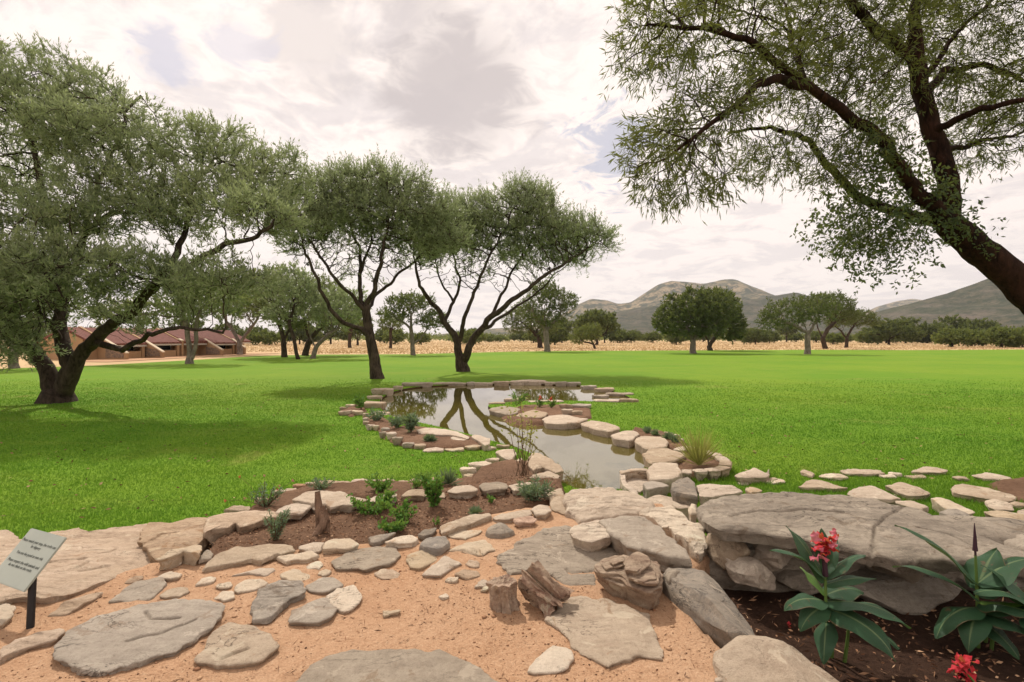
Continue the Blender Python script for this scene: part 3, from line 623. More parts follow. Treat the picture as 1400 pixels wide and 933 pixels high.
for cr, s, m, z, th in (('D', '0,390 170,360 400,345 560,340 602,370 430,432 280,468 240,432 190,470 60,488 0,520', 'ledge', 0.330, 0.160), ('D', '555,345 620,300 700,286 842,290 832,322 780,356 640,366', 'tan', 0.340, 0.060),
                        ('D', '690,252 800,190 900,178 1080,180 1150,215 1290,240 1200,290 1000,310 960,290 840,286', 'tan', 0.340, 0.080), ('D', '850,320 960,300 980,330 920,345', 'tan', 0.300, 0.100), ('E', '0,242 130,202 250,200 262,225 150,256 30,286', 'tan', 0.330, 0.120), ('E', '270,222 330,182 462,160 472,222 400,216', 'tan', 0.330, 0.120),
                        ('E', '640,186 700,146 840,126 902,165 870,186 760,196', 'tan', 0.340, 0.140), ('E', '895,150 930,116 1080,106 1140,140 1120,168 960,176', 'grey', 0.340, 0.140), ('E', '1130,132 1280,116 1400,112 1320,165 1180,174', 'tan', 0.330, 0.130), ('E', '430,205 520,185 640,190 640,225 520,235', 'tan', 0.300, 0.100),
                        ('F', '600,165 640,140 655,200 640,230 605,215', 'grey', 0.310, 0.100)):
    stone('stone', cr, s, z, th, m, bb, res=1.4, dome=.01)
rb = thing('lawn_edging', at(560, 660, 0), 'thin rim of small orange tan stones between lawn and flower bed', 'stone edging')
for bx in ((170, 290, 370, 350), (380, 235, 545, 300), (540, 180, 645, 215), (630, 150, 742, 198), (800, 95, 912, 142), (900, 92, 1075, 140), (1060, 90, 1180, 138), (1170, 78, 1295, 132), (1300, 80, 1420, 128)):
    blob('stone', 'D', bx, .06, random.choice(['ledge', 'tan', 'ledge']), rb, hmax=.16, ratio=.45)
blob('stone', 'D', (710, 118, 802, 160), .06, 'red', rb, hmax=.16, ratio=.5)
for bx in ((115, 84, 235, 132), (230, 84, 350, 138), (345, 82, 465, 128), (520, 76, 615, 112), (610, 70, 720, 116), (690, 78, 845, 136)):
    blob('stone', 'E', bx, .06, random.choice(['ledge', 'tan']), rb, hmax=.16, ratio=.45)
cb = thing('corner_bed_edging', at(690, 650, .1), 'pale rounded stones around the small bed of bare twigs', 'stone edging')
for bx in ((1185, 668, 1305, 722), (1055, 698, 1232, 758), (985, 745, 1117, 822), (1010, 795, 1147, 852), (1080, 830, 1172, 882)):
    blob('stone', 'A', bx, .06, 'pale', cb, hmax=.24)
for cr, s, m, z, th in (('A', '1260,622 1330,606 1420,604 1440,650 1400,690 1340,682', 'tan', 0.130, 0.200), ('B', '345,772 390,692 450,690 630,800 642,832 580,850 480,802 400,842', 'tan', 0.180, 0.320), ('B', '340,935 400,870 520,836 622,880 560,940 450,970', 'tan', 0.230, 0.380),
                        ('B', '230,770 300,735 330,745 280,780', 'tan', 0.110, 0.150)):
    stone('stone', cr, s, z, th, m, cb, res=1.4, dome=.02)

# ---- pond edging
pe = thing('pond_edging', at(640, 525, 0), 'ring of flat grey stones edging the far side of the pond', 'stone edging')
for bx in ((515, 64, 757, 128), (757, 64, 1037, 116), (1035, 75, 1107, 112), (1100, 70, 1252, 112), (1240, 65, 1382, 108)):
    blob('stone', 'A', bx, -.1, random.choice(['grey', 'tan', 'tan']), pe, ratio=.5, hmax=.27)
for bx in ((275, 125, 472, 190), (450, 105, 527, 148), (240, 168, 362, 228), (150, 205, 387, 302)):
    blob('stone', 'A', bx, -.06, random.choice(['tan', 'grey']), pe, ratio=.6, hmax=.27)
for bx in ((90, 125, 217, 172), (218, 104, 497, 165), (490, 128, 587, 165), (580, 128, 672, 172), (667, 118, 792, 172), (780, 148, 912, 200), (888, 168, 1062, 222), (985, 212, 1192, 254), (1090, 250, 1242, 314), (880, 262, 1112, 314), (878, 220, 1002, 268), (1040, 300, 1110, 335)):
    blob('stone', 'B', bx, -.08, random.choice(['grey', 'tan', 'tan']), pe, ratio=.6, hmax=.27)
st = thing('pond_kerb', at(780, 590, 0), 'line of big flat pale slabs edging the pond from the island to the trough', 'stone edging')
for cr, s, m, z, th in (('B', '35,342 160,318 305,340 270,376 210,386 100,366', 'grey', 0.085, 0.250), ('B', '260,392 400,350 526,376 490,406 430,412 300,406', 'tan', 0.095, 0.260), ('B', '475,426 520,396 640,386 790,416 852,420 760,452 640,462 500,450', 'tan', 0.105, 0.270),
                        ('B', '778,462 870,430 980,450 1106,492 1020,524 880,496', 'tan', 0.105, 0.280), ('C', '85,202 200,165 280,170 322,196 272,230 240,248 110,230', 'tan', 0.105, 0.280), ('C', '265,242 330,206 480,210 546,256 540,290 400,310 340,292', 'tan', 0.125, 0.300),
                        ('C', '340,350 390,310 540,305 692,360 612,410 400,426', 'tan', 0.155, 0.340), ('C', '385,470 420,430 540,420 622,430 652,500 622,540 520,562 400,560', 'tan', 0.195, 0.360), ('C', '335,592 400,560 545,590 548,612 380,640', 'grey', 0.195, 0.380)):
    stone('stone', cr, s, z, th, m, st, res=1.4, dome=.008, bevel=.02)
isl = thing('island_bed_edging', at(745, 562, 0), 'flat stones edging the small bed with red flowers inside the pond', 'stone edging')
for bx in ((350, 272, 640, 320), (40, 288, 182, 335), (170, 260, 347, 304)): blob('stone', 'B', bx, -.1, 'tan', isl, ratio=.35, hmax=.25)
for bx in ((698, 294, 867, 342), (610, 300, 722, 355), (630, 348, 722, 402), (700, 352, 802, 406)): blob('stone', 'B', bx, .02, 'grey' if bx[0] == 698 else 'tan', isl, ratio=.5, hmax=.25)
ls = thing('shore_bed_edging', at(560, 605, 0), 'curving row of rounded pale stones around the planted beds on the pond shore', 'stone edging')
for bx in ((10, 288, 62, 342), (52, 292, 127, 342), (120, 292, 217, 342), (20, 262, 77, 302), (70, 244, 152, 282), (205, 310, 257, 360), (205, 350, 257, 400), (210, 380, 272, 418), (235, 392, 300, 462), (285, 405, 347, 464), (335, 455, 400, 527), (355, 432, 427, 478), (395, 470, 480, 540), (440, 505, 532, 582), (510, 538, 622, 606), (610, 555, 732, 612), (685, 582, 867, 638), (862, 588, 1017, 634), (1015, 568, 1162, 622), (1160, 578, 1272, 622), (1270, 556, 1392, 608)):
    blob('stone', 'A', bx, .0, random.choice(['tan', 'pale', 'tan', 'grey']), ls, hmax=.24)
for cr, s, m, z, th in (('A', '635,456 720,430 830,440 980,470 1062,510 1050,530 900,492 660,482', 'tan', .10, .22), ('A', '900,512 960,500 1050,532 1040,545 920,530', 'tan', .08, .2), ('A', '1070,502 1110,490 1232,526 1222,566 1180,576', 'tan', .12, .26), ('A', '270,318 330,300 430,312 400,332 300,336', 'tan', .02, .16), ('A', '400,350 500,335 620,352 600,380 480,385', 'tan', -.05, .1)):
    stone('stone', cr, s, z, th, m, ls, res=1.3)
rg = thing('ring_bed_edging', at(950, 640, 0), 'curved rim of tan stones around the round bed with yellow grass', 'stone edging')
arc = pts('C', '620,330 680,300 780,325 870,345 950,372 1005,410 1000,450 940,478 850,490 740,492 650,485')
for i in range(len(arc)-1):
    a, b = Vector(at(*arc[i], .14)), Vector(at(*arc[i+1], .14)); d = (b-a).normalized(); nrm_ = Vector((-d.y, d.x, 0))*.085; g = d*.006
    stone('stone', 'C', '', .14+.012*random.random(), .17, 'tan', rg, world=[a+g-nrm_, a*.5+b*.5-nrm_*1.05, b-g-nrm_, b-g+nrm_, a*.5+b*.5+nrm_*1.05, a+g+nrm_], dome=.015)
for bx in ((268, 145, 345, 180), (340, 152, 420, 182), (415, 165, 500, 198), (495, 178, 590, 212), (580, 192, 640, 235), (620, 220, 680, 268)):
    blob('stone', 'C', bx, .02, random.choice(['tan', 'pale']), rg, hmax=.16)

# ---- rocks between pond and terrace
stone('slab', '3', '385,188 420,146 560,140 720,170 768,215 700,240 560,252 470,262 400,228', .37, .34, 'tan', label='broad pale slab sloping at the near mouth of the pond', cat='slab', res=2.2, steps=0.015, dome=.03, bevel=.05, rough=.02)
stone('slab', '3', '322,152 380,140 402,190 402,248 340,226', .32, .28, 'tan', label='upright pale stone between flower bed and pond mouth', cat='slab', res=1.5, dome=.03)
stone('slab', '3', '408,312 450,276 530,255 602,290 582,330 500,346 430,332', .46, .20, 'tan', label='thick chunk of rock mortared behind the tilted slab', cat='rock', res=1.6, steps=0.015)
stone('slab', '3', '530,268 640,250 720,258 800,310 905,408 912,432 790,412 650,372 590,332', .47, .20, 'grey', label='smooth grey slab tilted in the rockery behind the layered rock', cat='slab', res=2., ty=.03, rough=.006, bevel=.02)
stone('rock', '3', '690,236 830,224 900,268 955,300 978,372 940,398 830,312 765,272', .41, .26, 'pale', label='cream coloured crust of rock between tilted slab and giant slab', cat='rock', res=2., steps=0.025, rough=.018)
stone('rock', 'C', '350,745 420,690 560,690 760,700 720,780 600,790 450,780', .16, .3, 'tan', label='low rough rock bank under the pond kerb', cat='rock', res=1.5, rough=.018)
stone('slab', 'C', '560,622 600,560 700,530 760,580 772,640 792,690 690,680 600,662', .30, .20, 'blue', label='blue grey wedge stone leaning at the end of the pond kerb', cat='slab', res=1.6, ty=.15, bevel=.04)
stone('slab', 'C', '768,602 900,590 1020,600 1142,660 1000,672 800,692', .28, .28, 'tan', label='long tan stone behind the giant slab next to the blue grey wedge', cat='slab', res=1.5, steps=0.015)
stone('rock', 'C', '1155,642 1200,612 1302,650 1200,667', .26, .27, 'pale', label='small pale stone behind the giant slab edge', cat='rock')
stone('rock', 'C', '700,800 730,756 772,766 782,838 720,846', .45, .2, 'pale', label='small yellowish rock touching the rounded tip of the giant slab', cat='rock', dome=.03)
basin = thing('stone_basin', at(860, 668, -.1), 'little stone trough at the water edge under the pond kerb', 'trough')
for s, z in (('155,478 270,470 388,474 388,492 270,490 165,505', .16), ('158,500 200,500 195,560 235,610 305,650 300,672 215,640 168,570', .12)):
    stone('rim', 'C', s, z, .28, 'tan', basin, res=1.3, steps=0.010)
stone('floor', 'C', '200,510 390,510 400,580 320,660 230,610 190,560', .04, .12, 'tan', basin)

# ---- the giant slab and what carries it
stone('giant_slab', '4', '92,215 130,190 220,166 350,155 480,150 600,160 700,170 830,188 950,206 1030,230 1100,256 1200,300 1300,345 1412,396 1400,418 1330,428 1240,436 1100,416 1000,416 900,416 830,400 760,386 660,368 560,352 450,328 350,312 200,296 118,256', .62, .08, 'slate', ty=.075, tx=-.01,
      label='giant flat grey slab resting on boulders above the canna bed', cat='slab', res=4.0, rough=.016, steps=0.006, bevel=.02, dome=.006, cracks=('795,396 805,300 850,265 900,232 935,208', '230,262 330,240 520,240 680,250', '980,300 1100,320 1200,360'))
stone('slab', '4', '92,232 120,236 180,262 262,305 330,330 240,318 140,290', .50, .12, 'slate', label='lower grey layer beneath the rounded tip of the giant slab', cat='slab', res=1.6, ty=.03)
boulder('rock_core', '4', (0, 0, 1, 1), 3, 1, 'slate', 'dark rock mass packed beneath the giant slab', k=6, amp=.05, world=(2.9, 4.16, .24, 2.9, .62, .56), cat='rock', cuts=4)
boulder('boulder', '4', (60, 380, 220, 480), 3.95, .3, 'tan', 'small tan rock behind the squat boulder under the slab tip')
boulder('boulder', '4', (140, 362, 305, 488), 3.74, .42, 'tan', 'squat tan boulder under the rounded tip of the giant slab', rot=.1, k=2.8)
boulder('boulder', '4', (325, 362, 492, 515), 3.70, .40, 'tan', 'upright tan block wedged under the giant slab', rot=-.12, k=4.5, amp=.12)
boulder('boulder', '4', (210, 450, 412, 592), 3.60, .40, 'tan', 'brown rounded boulder at the foot of the giant slab stack', rot=.15, k=2.6)
boulder('boulder', '4', (475, 400, 765, 520), 3.80, .45, 'grey', 'grey boulder behind the flowering canna', k=3.4)
boulder('boulder', '4', (400, 500, 640, 615), 3.70, .45, 'slate', 'dark stone low in the wall beside the brown rounded boulder', k=3.2)
boulder('boulder', '4', (725, 445, 1110, 568), 3.62, .5, 'grey', 'long tan grey stone directly under the giant slab middle', rot=.12, k=4, amp=.08)
boulder('boulder', '4', (700, 520, 1160, 700), 3.50, .5, 'slate', 'big dark flat faced stone at the bottom of the wall', rot=.03, k=5, amp=.07)
boulder('boulder', '4', (1060, 460, 1450, 640), 3.66, .6, 'slate', 'shadowed grey stone under the giant slab behind the budding canna', k=4, amp=.1)
boulder('boulder', '4', (1380, 430, 1750, 600), 3.45, .7, 'grey', 'grey stone beyond the budding canna at the wall end', k=4, amp=.1)
boulder('boulder', '3', (0, 0, 1, 1), 3, 1, 'blue', 'large smooth blue grey boulder between sand and canna bed', rot=.05, rz=.12, k=2.7, amp=.07, world=(1.21, 3.19, .27, .40, .86, .42), n=22, cuts=9)
boulder('boulder', '3', (0, 0, 1, 1), 3, 1, 'tan', 'rounded tan boulder at the front corner of the canna bed', rot=.0, rz=.5, k=2.6, amp=.07, world=(1.32, 2.50, .25, .50, .62, .40), n=22, cuts=9)
stone('rock', '3', '795,497 830,476 876,480 850,515 815,525', .40, .2, 'grey', label='small grey rock tucked behind the blue grey boulder', cat='rock', dome=.03)

# ---- layered rock and petrified wood
def merge(name, objs, label, cat):
    ctx = [o for o in objs]; V = []; Fc = []; mats = ctx[0].data.materials[0]
    for o in ctx:
        k = len(V); V += [tuple(v.co+o.location) for v in o.data.vertices]; Fc += [tuple(i+k for i in p.vertices) for p in o.data.polygons]; me = o.data
        bpy.data.objects.remove(o); bpy.data.meshes.remove(me)
    V, o = origin_to(V); ob = link(name, py_mesh(name, V, Fc, 38), mats); ob.location = o; return tag(ob, label, cat)
def layer(sx, z, th): return stone('layer', '3', sx, z, th, 'layered', res=1.5, steps=0.006, bevel=.006, rough=.008)
merge('layered_rock', [layer('503,480 560,442 640,430 772,452 792,545 762,582 640,548 530,502', .42, .15), layer('508,468 560,430 640,415 780,448 790,540 758,572 650,540 620,510 530,490', .445, .022), layer('512,455 600,412 740,428 786,478 786,542 748,560 660,532 625,492 530,478', .468, .02),
    layer('545,445 610,420 640,440 625,462 560,468', .487, .018), layer('640,470 700,455 770,470 786,500 780,530 720,535 650,510', .488, .018), layer('655,478 710,465 760,478 770,505 720,520 665,505', .505, .016), layer('636,436 690,408 740,426 738,464 680,488 638,472', .525, .05),
    layer('640,430 690,404 736,420 734,450 684,474 642,462', .548, .018), layer('570,434 638,416 640,436 588,456', .503, .016)], 'dark layered rock with stepped flakes standing on the flat slabs', 'rock')
def log(name, A, B, r0, r1, label, hollow=False, seed=1., rag=.25, squash=1.):
    A, B = Vector(A), Vector(B); ax = (B-A).normalized(); u = ax.orthogonal().normalized(); v = ax.cross(u); n, mm = 56, 26; V = []; Fc = []
    for j in range(mm+1):
        t = j/mm; c = A.lerp(B, t)
        for i in range(n):
            a = 2*math.pi*i/n; ca, sa = math.cos(a), math.sin(a); r = r0*(1-t)+r1*t
            rr = r*(1+rag*1.5*fr(ca*1.6+seed, sa*1.6, t*1.1, 5)+rag*.8*fr(ca*5+seed, sa*5, t*.9, 4)); e = r*rag*1.1*fr(ca*2, sa*2+seed, 3, 4)*(2*t-1)
            V.append(c+u*ca*rr+v*sa*rr*squash+ax*e)
    for j in range(mm):
        for i in range(n): k = (i+1) % n; Fc.append((j*n+i, j*n+k, (j+1)*n+k, (j+1)*n+i))
    for end, c, sg in ((0, A, 1), (mm, B, -1)):
        prev = end*n
        for q in (.8, .55, .3):
            st_ = len(V); dep = (1-q)*(r0*.9 if hollow else r0*.15)
            for i in range(n): V.append(c+(V[end*n+i]-c)*q+ax*sg*(dep+fr(i*.3, q*4, seed, 3)*r0*.18))
            for i in range(n):
                k = (i+1) % n; f = (prev+i, st_+i, st_+k, prev+k); Fc.append(f if end == 0 else f[::-1])
            prev = st_
        V.append(c+ax*sg*r0*(.9 if hollow else .12)); ci = len(V)-1
        for i in range(n): f = (prev+i, ci, prev+(i+1) % n); Fc.append(f if end == 0 else f[::-1])
    V, o = origin_to([tuple(x) for x in V]); ob = link(name, py_mesh(name, V, Fc, 34), M['petri']); ob.location = o; return tag(ob, label, 'petrified wood')
p0 = at(690, 836, .31); log('petrified_wood', p0+Vector((.01, .07, -.03)), p0+Vector((-.015, .085, .145)), .078, .085, 'short stump of reddish petrified wood standing in the sand', seed=2.2, rag=.26)
p1 = at(750, 838, .31); log('petrified_wood', p1+Vector((.075, .03, .035)), p1+Vector((-.13, .17, .16)), .10, .085, 'larger leaning chunk of hollow petrified wood beside its short stump', hollow=True, seed=5.5, rag=.42, squash=.85)

# ---- small flat stones filling the gaps of the terrace
def fillers():
    rr = random.Random(19); zone = [(q.x, q.y) for q in wpoly('P', '285,772 360,760 450,752 560,742 610,728 700,700 690,745 640,790 560,800 470,780 400,800 330,800 250,830 150,800 220,775', .31)]; A = np.array(zone); done = 0
    sd = lambda x, y: min(float(sdist(np.array([x]), np.array([y]), f[2])[0]) for f in FOOT if abs(f[0]-x)+abs(f[1]-y) < 1.6 or len(f[2]) > 60)
    for t in range(1100):
        x, y = rr.uniform(A[:, 0].min(), A[:, 0].max()), rr.uniform(A[:, 1].min(), A[:, 1].max())
        if not inpoly(np.array([x]), np.array([y]), zone)[0]: continue
        d = sd(x, y); r = min(d-.02, rr.uniform(.06, .19))
        if r < .045: continue
        k = rr.randint(5, 7); ph = rr.random()*6; a0 = rr.random()*3; P = []
        for i in range(k):
            a = ph+i/k*6.283; q = r*rr.uniform(.8, 1.05); P.append((x+math.cos(a)*q*1.12, y+math.sin(a)*q*.9))
        stone('paving_stone', 'P', '', TZ+rr.uniform(.006, .016), .05, rr.choice(['pale', 'tan', 'tan', 'ledge', 'grey']), TERRACE, world=P, dome=.004); done += 1
        if done > 75: break
fillers()

# ---- flagstones in the grass on the right
fp = bpy.data.objects['lawn']
for s, z, th, m in (('205,97 225,85 287,106 275,122', 0.048, 0.080, 'tan'), ('420,92 500,80 640,90 662,106 560,110 450,104', 0.048, 0.080, 'tan'), ('200,177 270,137 350,150 467,186 380,182 250,182', 0.065, 0.098, 'tan'), ('790,94 880,70 1007,92 960,102 850,100', 0.048, 0.080, 'tan'),
                    ('1115,117 1200,100 1342,126 1300,137 1180,132', 0.048, 0.080, 'tan'), ('452,212 520,176 600,170 700,220 762,242 600,240 500,230', 0.125, 0.164, 'tan'), ('662,172 740,152 850,180 917,216 800,226 740,210', 0.087, 0.128, 'tan'), ('1005,182 1060,158 1200,180 1352,222 1355,246 1280,252 1100,222 1020,206', 0.081, 0.128, 'tan'),
                    ('900,237 950,230 1060,275 1152,312 1100,320 980,290', 0.158, 0.200, 'pale'), ('1190,247 1250,240 1330,265 1352,302 1250,297 1210,280', 0.114, 0.152, 'tan'), ('1180,312 1250,300 1420,330 1420,352 1290,352', 0.164, 0.212, 'pale'), ('945,312 1020,292 1090,320 1150,352 1110,372 1020,345', 0.197, 0.236, 'slate'),
                    ('1085,327 1200,348 1302,378 1210,392 1130,372', 0.197, 0.236, 'tan'), ('1285,357 1420,360 1440,392 1310,388', 0.191, 0.236, 'pale'), ('1360,300 1450,290 1520,320 1480,345 1390,335', 0.136, 0.176, 'tan'), ('1380,400 1440,385 1560,400 1560,450 1440,440', 0.235, 0.290, 'tan'),
                    ('700,250 800,250 900,285 860,300 780,280', 0.180, 0.224, 'tan'), ('0,140 45,80 46,100 40,136', 0.048, 0.080, 'grey')):
    stone('flagstone', 'G', s, z, th, m, fp, res=1.3, dome=.008)
for bx in ((305, 100, 465, 148), (688, 96, 757, 128), (633, 110, 717, 138), (778, 110, 884, 142), (1028, 122, 1107, 152), (718, 205, 824, 242), (18, 128, 137, 168), (1320, 248, 1410, 306)):
    blob('flagstone', 'G', bx, .0, random.choice(['tan', 'pale']), fp, hmax=.1)
stone('flagstone', 'C', '1070,527 1230,462 1352,516 1330,540 1100,546', .10, .14, 'tan', fp, res=1.3, dome=.03)
for bx in ((1100, 568, 1182, 612), (1310, 545, 1420, 590)): blob('flagstone', 'C', bx, .0, 'grey' if bx[0] == 1100 else 'tan', fp, hmax=.12)

# ---------------------------------------------------------------- trees
def leaf_mesh(name, P, D, L, W, rng, curl=.0):
    """diamond leaves: P base points, D unit directions, lengths, widths"""
    n = len(P); r = rng.normal(size=(n, 3)); S = np.cross(D, r); S /= np.linalg.norm(S, axis=1, keepdims=True)+1e-9
    mid = P+D*(L*.45)[:, None]; tip = P+D*L[:, None]; tip[:, 2] -= curl*L; s = S*(W*.5)[:, None]
    V = np.stack([P, mid+s, tip, mid-s], 1).reshape(-1, 3); me = np_mesh(name, V, np.arange(4*n).reshape(-1, 4), 4)
    a = me.attributes.new('tint', 'FLOAT', 'FACE'); a.data.foreach_set('value', (rng.random(n)**1.5).astype(np.float32)); return me
def unit(a): return a/(np.linalg.norm(a, axis=1, keepdims=True)+1e-9)
def tubes(name, pos, par, rad, order, sides_f, min_r=0.):
    n = len(pos); kids = [[] for _ in range(n)]
    for i in range(1, n):
        if par[i] >= 0: kids[par[i]].append(i)
    V = []; Fc = []; nv = 0; stack = [(0, -1)]
    while stack:
        s, p = stack.pop(); chain = [p] if p >= 0 else []; c = s
        while True:
            chain.append(c); ks = kids[c]
            if not ks: break
            ks = sorted(ks, key=lambda k: -rad[k]); 
            for k in ks[1:]: stack.append((k, c))
            c = ks[0]
        if len(chain) < 2 or rad[s] < min_r: continue
        P = pos[chain]; r = rad[chain].copy()
        if p >= 0: r[0] = min(r[0], rad[s]*1.15)
        T = unit(np.gradient(P, axis=0)); ref = np.array([.31, .9, .29]) if abs(T[0] @ np.array([.31, .9, .29])) < .85 else np.array([1., 0, 0])
        U = unit(np.cross(T, ref)); Wv = np.cross(T, U); k = sides_f(r.max()); a = np.arange(k)*2*np.pi/k
        ring = P[:, None]+r[:, None, None]*(np.cos(a)[None, :, None]*U[:, None]+np.sin(a)[None, :, None]*Wv[:, None])
        m = len(P); V.append(ring.reshape(-1, 3)); idx = nv+np.arange(m*k).reshape(m, k); nx = np.roll(idx, -1, 1)
        Fc.append(np.stack([idx[:-1], nx[:-1], nx[1:], idx[1:]], -1).reshape(-1, 4)); nv += m*k
    if not V: return None
    me = np_mesh(name, np.concatenate(V), np.concatenate(Fc), 4); me.polygons.foreach_set('use_smooth', [True]*len(me.polygons)); return me
def tree(name, D, limbs, blobs, label, cat='tree', group=None, n_att=900, step=.25, dk=.5, di=2.6, r_base=.2, r_tip=.006, seed=1, bark='bark', leafm='acacia', shoots=3, sl=.45, per=9, LL=.10, LW=.022,
         up=.35, jit=.28, extra=(), flare=1.35, thick=.05, droop=0., grow_it=70, leaf_all=3, lr=(), bare=()):
    """limbs: pixel polylines (x,y,dy) drawn at depth D+dy; crown grown into pixel ellipsoids (x,y,rx,ry,dy,rdepth,weight)"""
    rng = np.random.default_rng(seed); pos = []; par = []; fixr = []
    for li, lim in enumerate(limbs):
        Pw = [np.array(atd(x, y, D+dy)) for x, y, dy in lim]
        if li == 0: Pw[0][2] = -.12
        if li == 0: pos.append(Pw[0]); par.append(-1); cur = 0; fixr.append(lr[0][0] if lr else 0)
        else: cur = int(np.argmin(np.linalg.norm(np.array(pos)-Pw[0], axis=1)))
        tot = sum(np.linalg.norm(b-a) for a, b in zip(Pw, Pw[1:])); run = 0.
        for a, b in zip([pos[cur]]+Pw[1:-1], Pw[1:]):
            k = max(1, int(np.linalg.norm(b-a)/step+.5))
            for j in range(1, k+1):
                q = a+(b-a)*j/k+rng.normal(0, step*.05, 3); wv = np.array([fr(q[0]*.9+seed, q[1]*.9, q[2]*.9, 3), fr(q[0]*.9, q[1]*.9+seed, q[2]*.9+9, 3), fr(q[0]*.9+5, q[1]*.9, q[2]*.9+seed, 3)])
                pos.append(q+wv*min(.16, step*.8)*(.25 if li == 0 and name == 'acacia_tree' else 1)); par.append(cur); cur = len(pos)-1; run += np.linalg.norm(b-a)/k
                fixr.append(lr[li][0]+(lr[li][1]-lr[li][0])*min(1, run/tot)**.8 if lr else 0)
    w = np.array([b[6] if len(b) > 6 else 1. for b in blobs]); w = w/w.sum(); att = []
    for b, q in zip(blobs, w):
        c = np.array(atd(b[0], b[1], D+b[4])); s = (D+b[4])/F; k = max(3, int(n_att*q)); v = unit(rng.normal(size=(k, 3)))*(rng.random((k, 1))**.42)
        v[:, 2] = np.where(v[:, 2] < 0, v[:, 2]*.8, v[:, 2]); att.append(c+v*np.array([b[2]*s, b[5], b[3]*s]))
    att = np.concatenate(att); pos = np.array(pos); par = list(par); nfix = len(pos); base_z = .5
    near = np.argmin(np.linalg.norm(att[:, None]-pos[None], axis=2), 1) if len(att)*len(pos) < 4e6 else np.array([int(np.argmin(((pos-a)**2).sum(1))) for a in att])
    nd = np.linalg.norm(att-pos[near], axis=1); alive = np.ones(len(att), bool)
    for it in range(grow_it):
        act = alive & (nd < di if it > 8 else nd < di*3)
        if not act.any(): break
        ii = near[act]; dirs = unit(att[act]-pos[ii]); u, inv = np.unique(ii, return_inverse=True); acc = np.zeros((len(u), 3)); np.add.at(acc, inv, dirs)
        acc = unit(unit(acc)+rng.normal(0, jit, (len(u), 3))); new = pos[u]+acc*step
        k0 = len(pos); pos = np.concatenate([pos, new]); par += list(u)
        al = np.where(alive)[0]; dd = np.linalg.norm(att[al][:, None]-new[None], axis=2); m = dd.argmin(1); md = dd[np.arange(len(al)), m]
        bt = md < nd[al]; nd[al[bt]] = md[bt]; near[al[bt]] = k0+m[bt]; alive &= nd > dk
    n = len(pos); par = np.array(par); tips = np.zeros(n); has = np.zeros(n, bool); has[par[1:]] = True; tips[~has] = 1
    for i in range(n-1, 0, -1): tips[par[i]] += tips[i]
    e = math.log(max(tips[0], 2))/math.log(r_base/r_tip); rad = r_tip*tips**(1/e)
    if lr:
        rad[:nfix] = np.array(fixr)
        for i in range(nfix, n): rad[i] = min(rad[i], rad[par[i]]*.82 if par[i] < nfix else rad[par[i]])
    dist0 = np.zeros(n)
    for i in range(1, n): dist0[i] = dist0[par[i]]+np.linalg.norm(pos[i]-pos[par[i]])
    rad *= 1+(flare-1)*np.exp(-dist0/(.35*max(1., r_base*4)))
    base = pos[0].copy(); base[2] = 0; root = thing(name, tuple(base), label, cat, group)
    lp = pos-base; me = tubes('trunk', lp, par, rad, None, lambda r: 12 if r > .12 else 7 if r > .045 else 4 if r > .015 else 3)
    link('trunk', me, M[bark], root)
    # foliage
    tn = np.where((tips <= leaf_all) & (np.arange(n) >= min(nfix, n-1)))[0]
    for (bx, by, brx, bry, bdy, brd) in bare:
        c = np.array(atd(bx, by, D+bdy)); q = ((pos[tn]-c)/np.array([brx*(D+bdy)/F, brd, bry*(D+bdy)/F])); tn = tn[((q**2).sum(1) > 1) | (rng.random(len(tn)) < .10)]
    gd = unit(pos[tn]-pos[par[tn]]); k = shoots; base_p = np.repeat(pos[tn], k, 0); g = np.repeat(gd, k, 0)
    sd_ = unit(g*.8+rng.normal(0, .55, g.shape)+np.array([0, 0, up])); slen = sl*(.5+rng.random(len(g)))
    t = rng.random((len(g), per)); P = base_p[:, None]+sd_[:, None]*(t*slen[:, None])[:, :, None]; P[:, :, 2] -= droop*(t*slen[:, None])**2*2.5
    Dv = unit((sd_[:, None]*1.0+rng.normal(0, .5, P.shape)+np.array([0, 0, up*.5-droop])).reshape(-1, 3)); P = P.reshape(-1, 3)-base
    print(name, 'nodes', n, 'leaves', len(P)); m = len(P); me = leaf_mesh('crown', P, Dv, LL*(.6+.8*rng.random(m)), LW*(.7+.6*rng.random(m)), rng)
    link('crown', me, M[leafm], root)
    # bare twig ends that give the outline its fuzz
    tw = base_p-base; te = tw+sd_*(slen*1.02)[:, None]; sdv = unit(np.cross(sd_, rng.normal(size=sd_.shape)))*(r_tip*.8)
    Vt = np.stack([tw-sdv, tw+sdv, te], 1).reshape(-1, 3); link('twigs', np_mesh('twigs', Vt, np.arange(len(Vt)).reshape(-1, 3), 3), M[bark], root)
    return root
def Lb(s, d=0.):
    out = []
    for a in s.split():
        q = [float(x) for x in a.split(',')]; out.append((q[0], q[1], q[2] if len(q) > 2 else d))
    return out

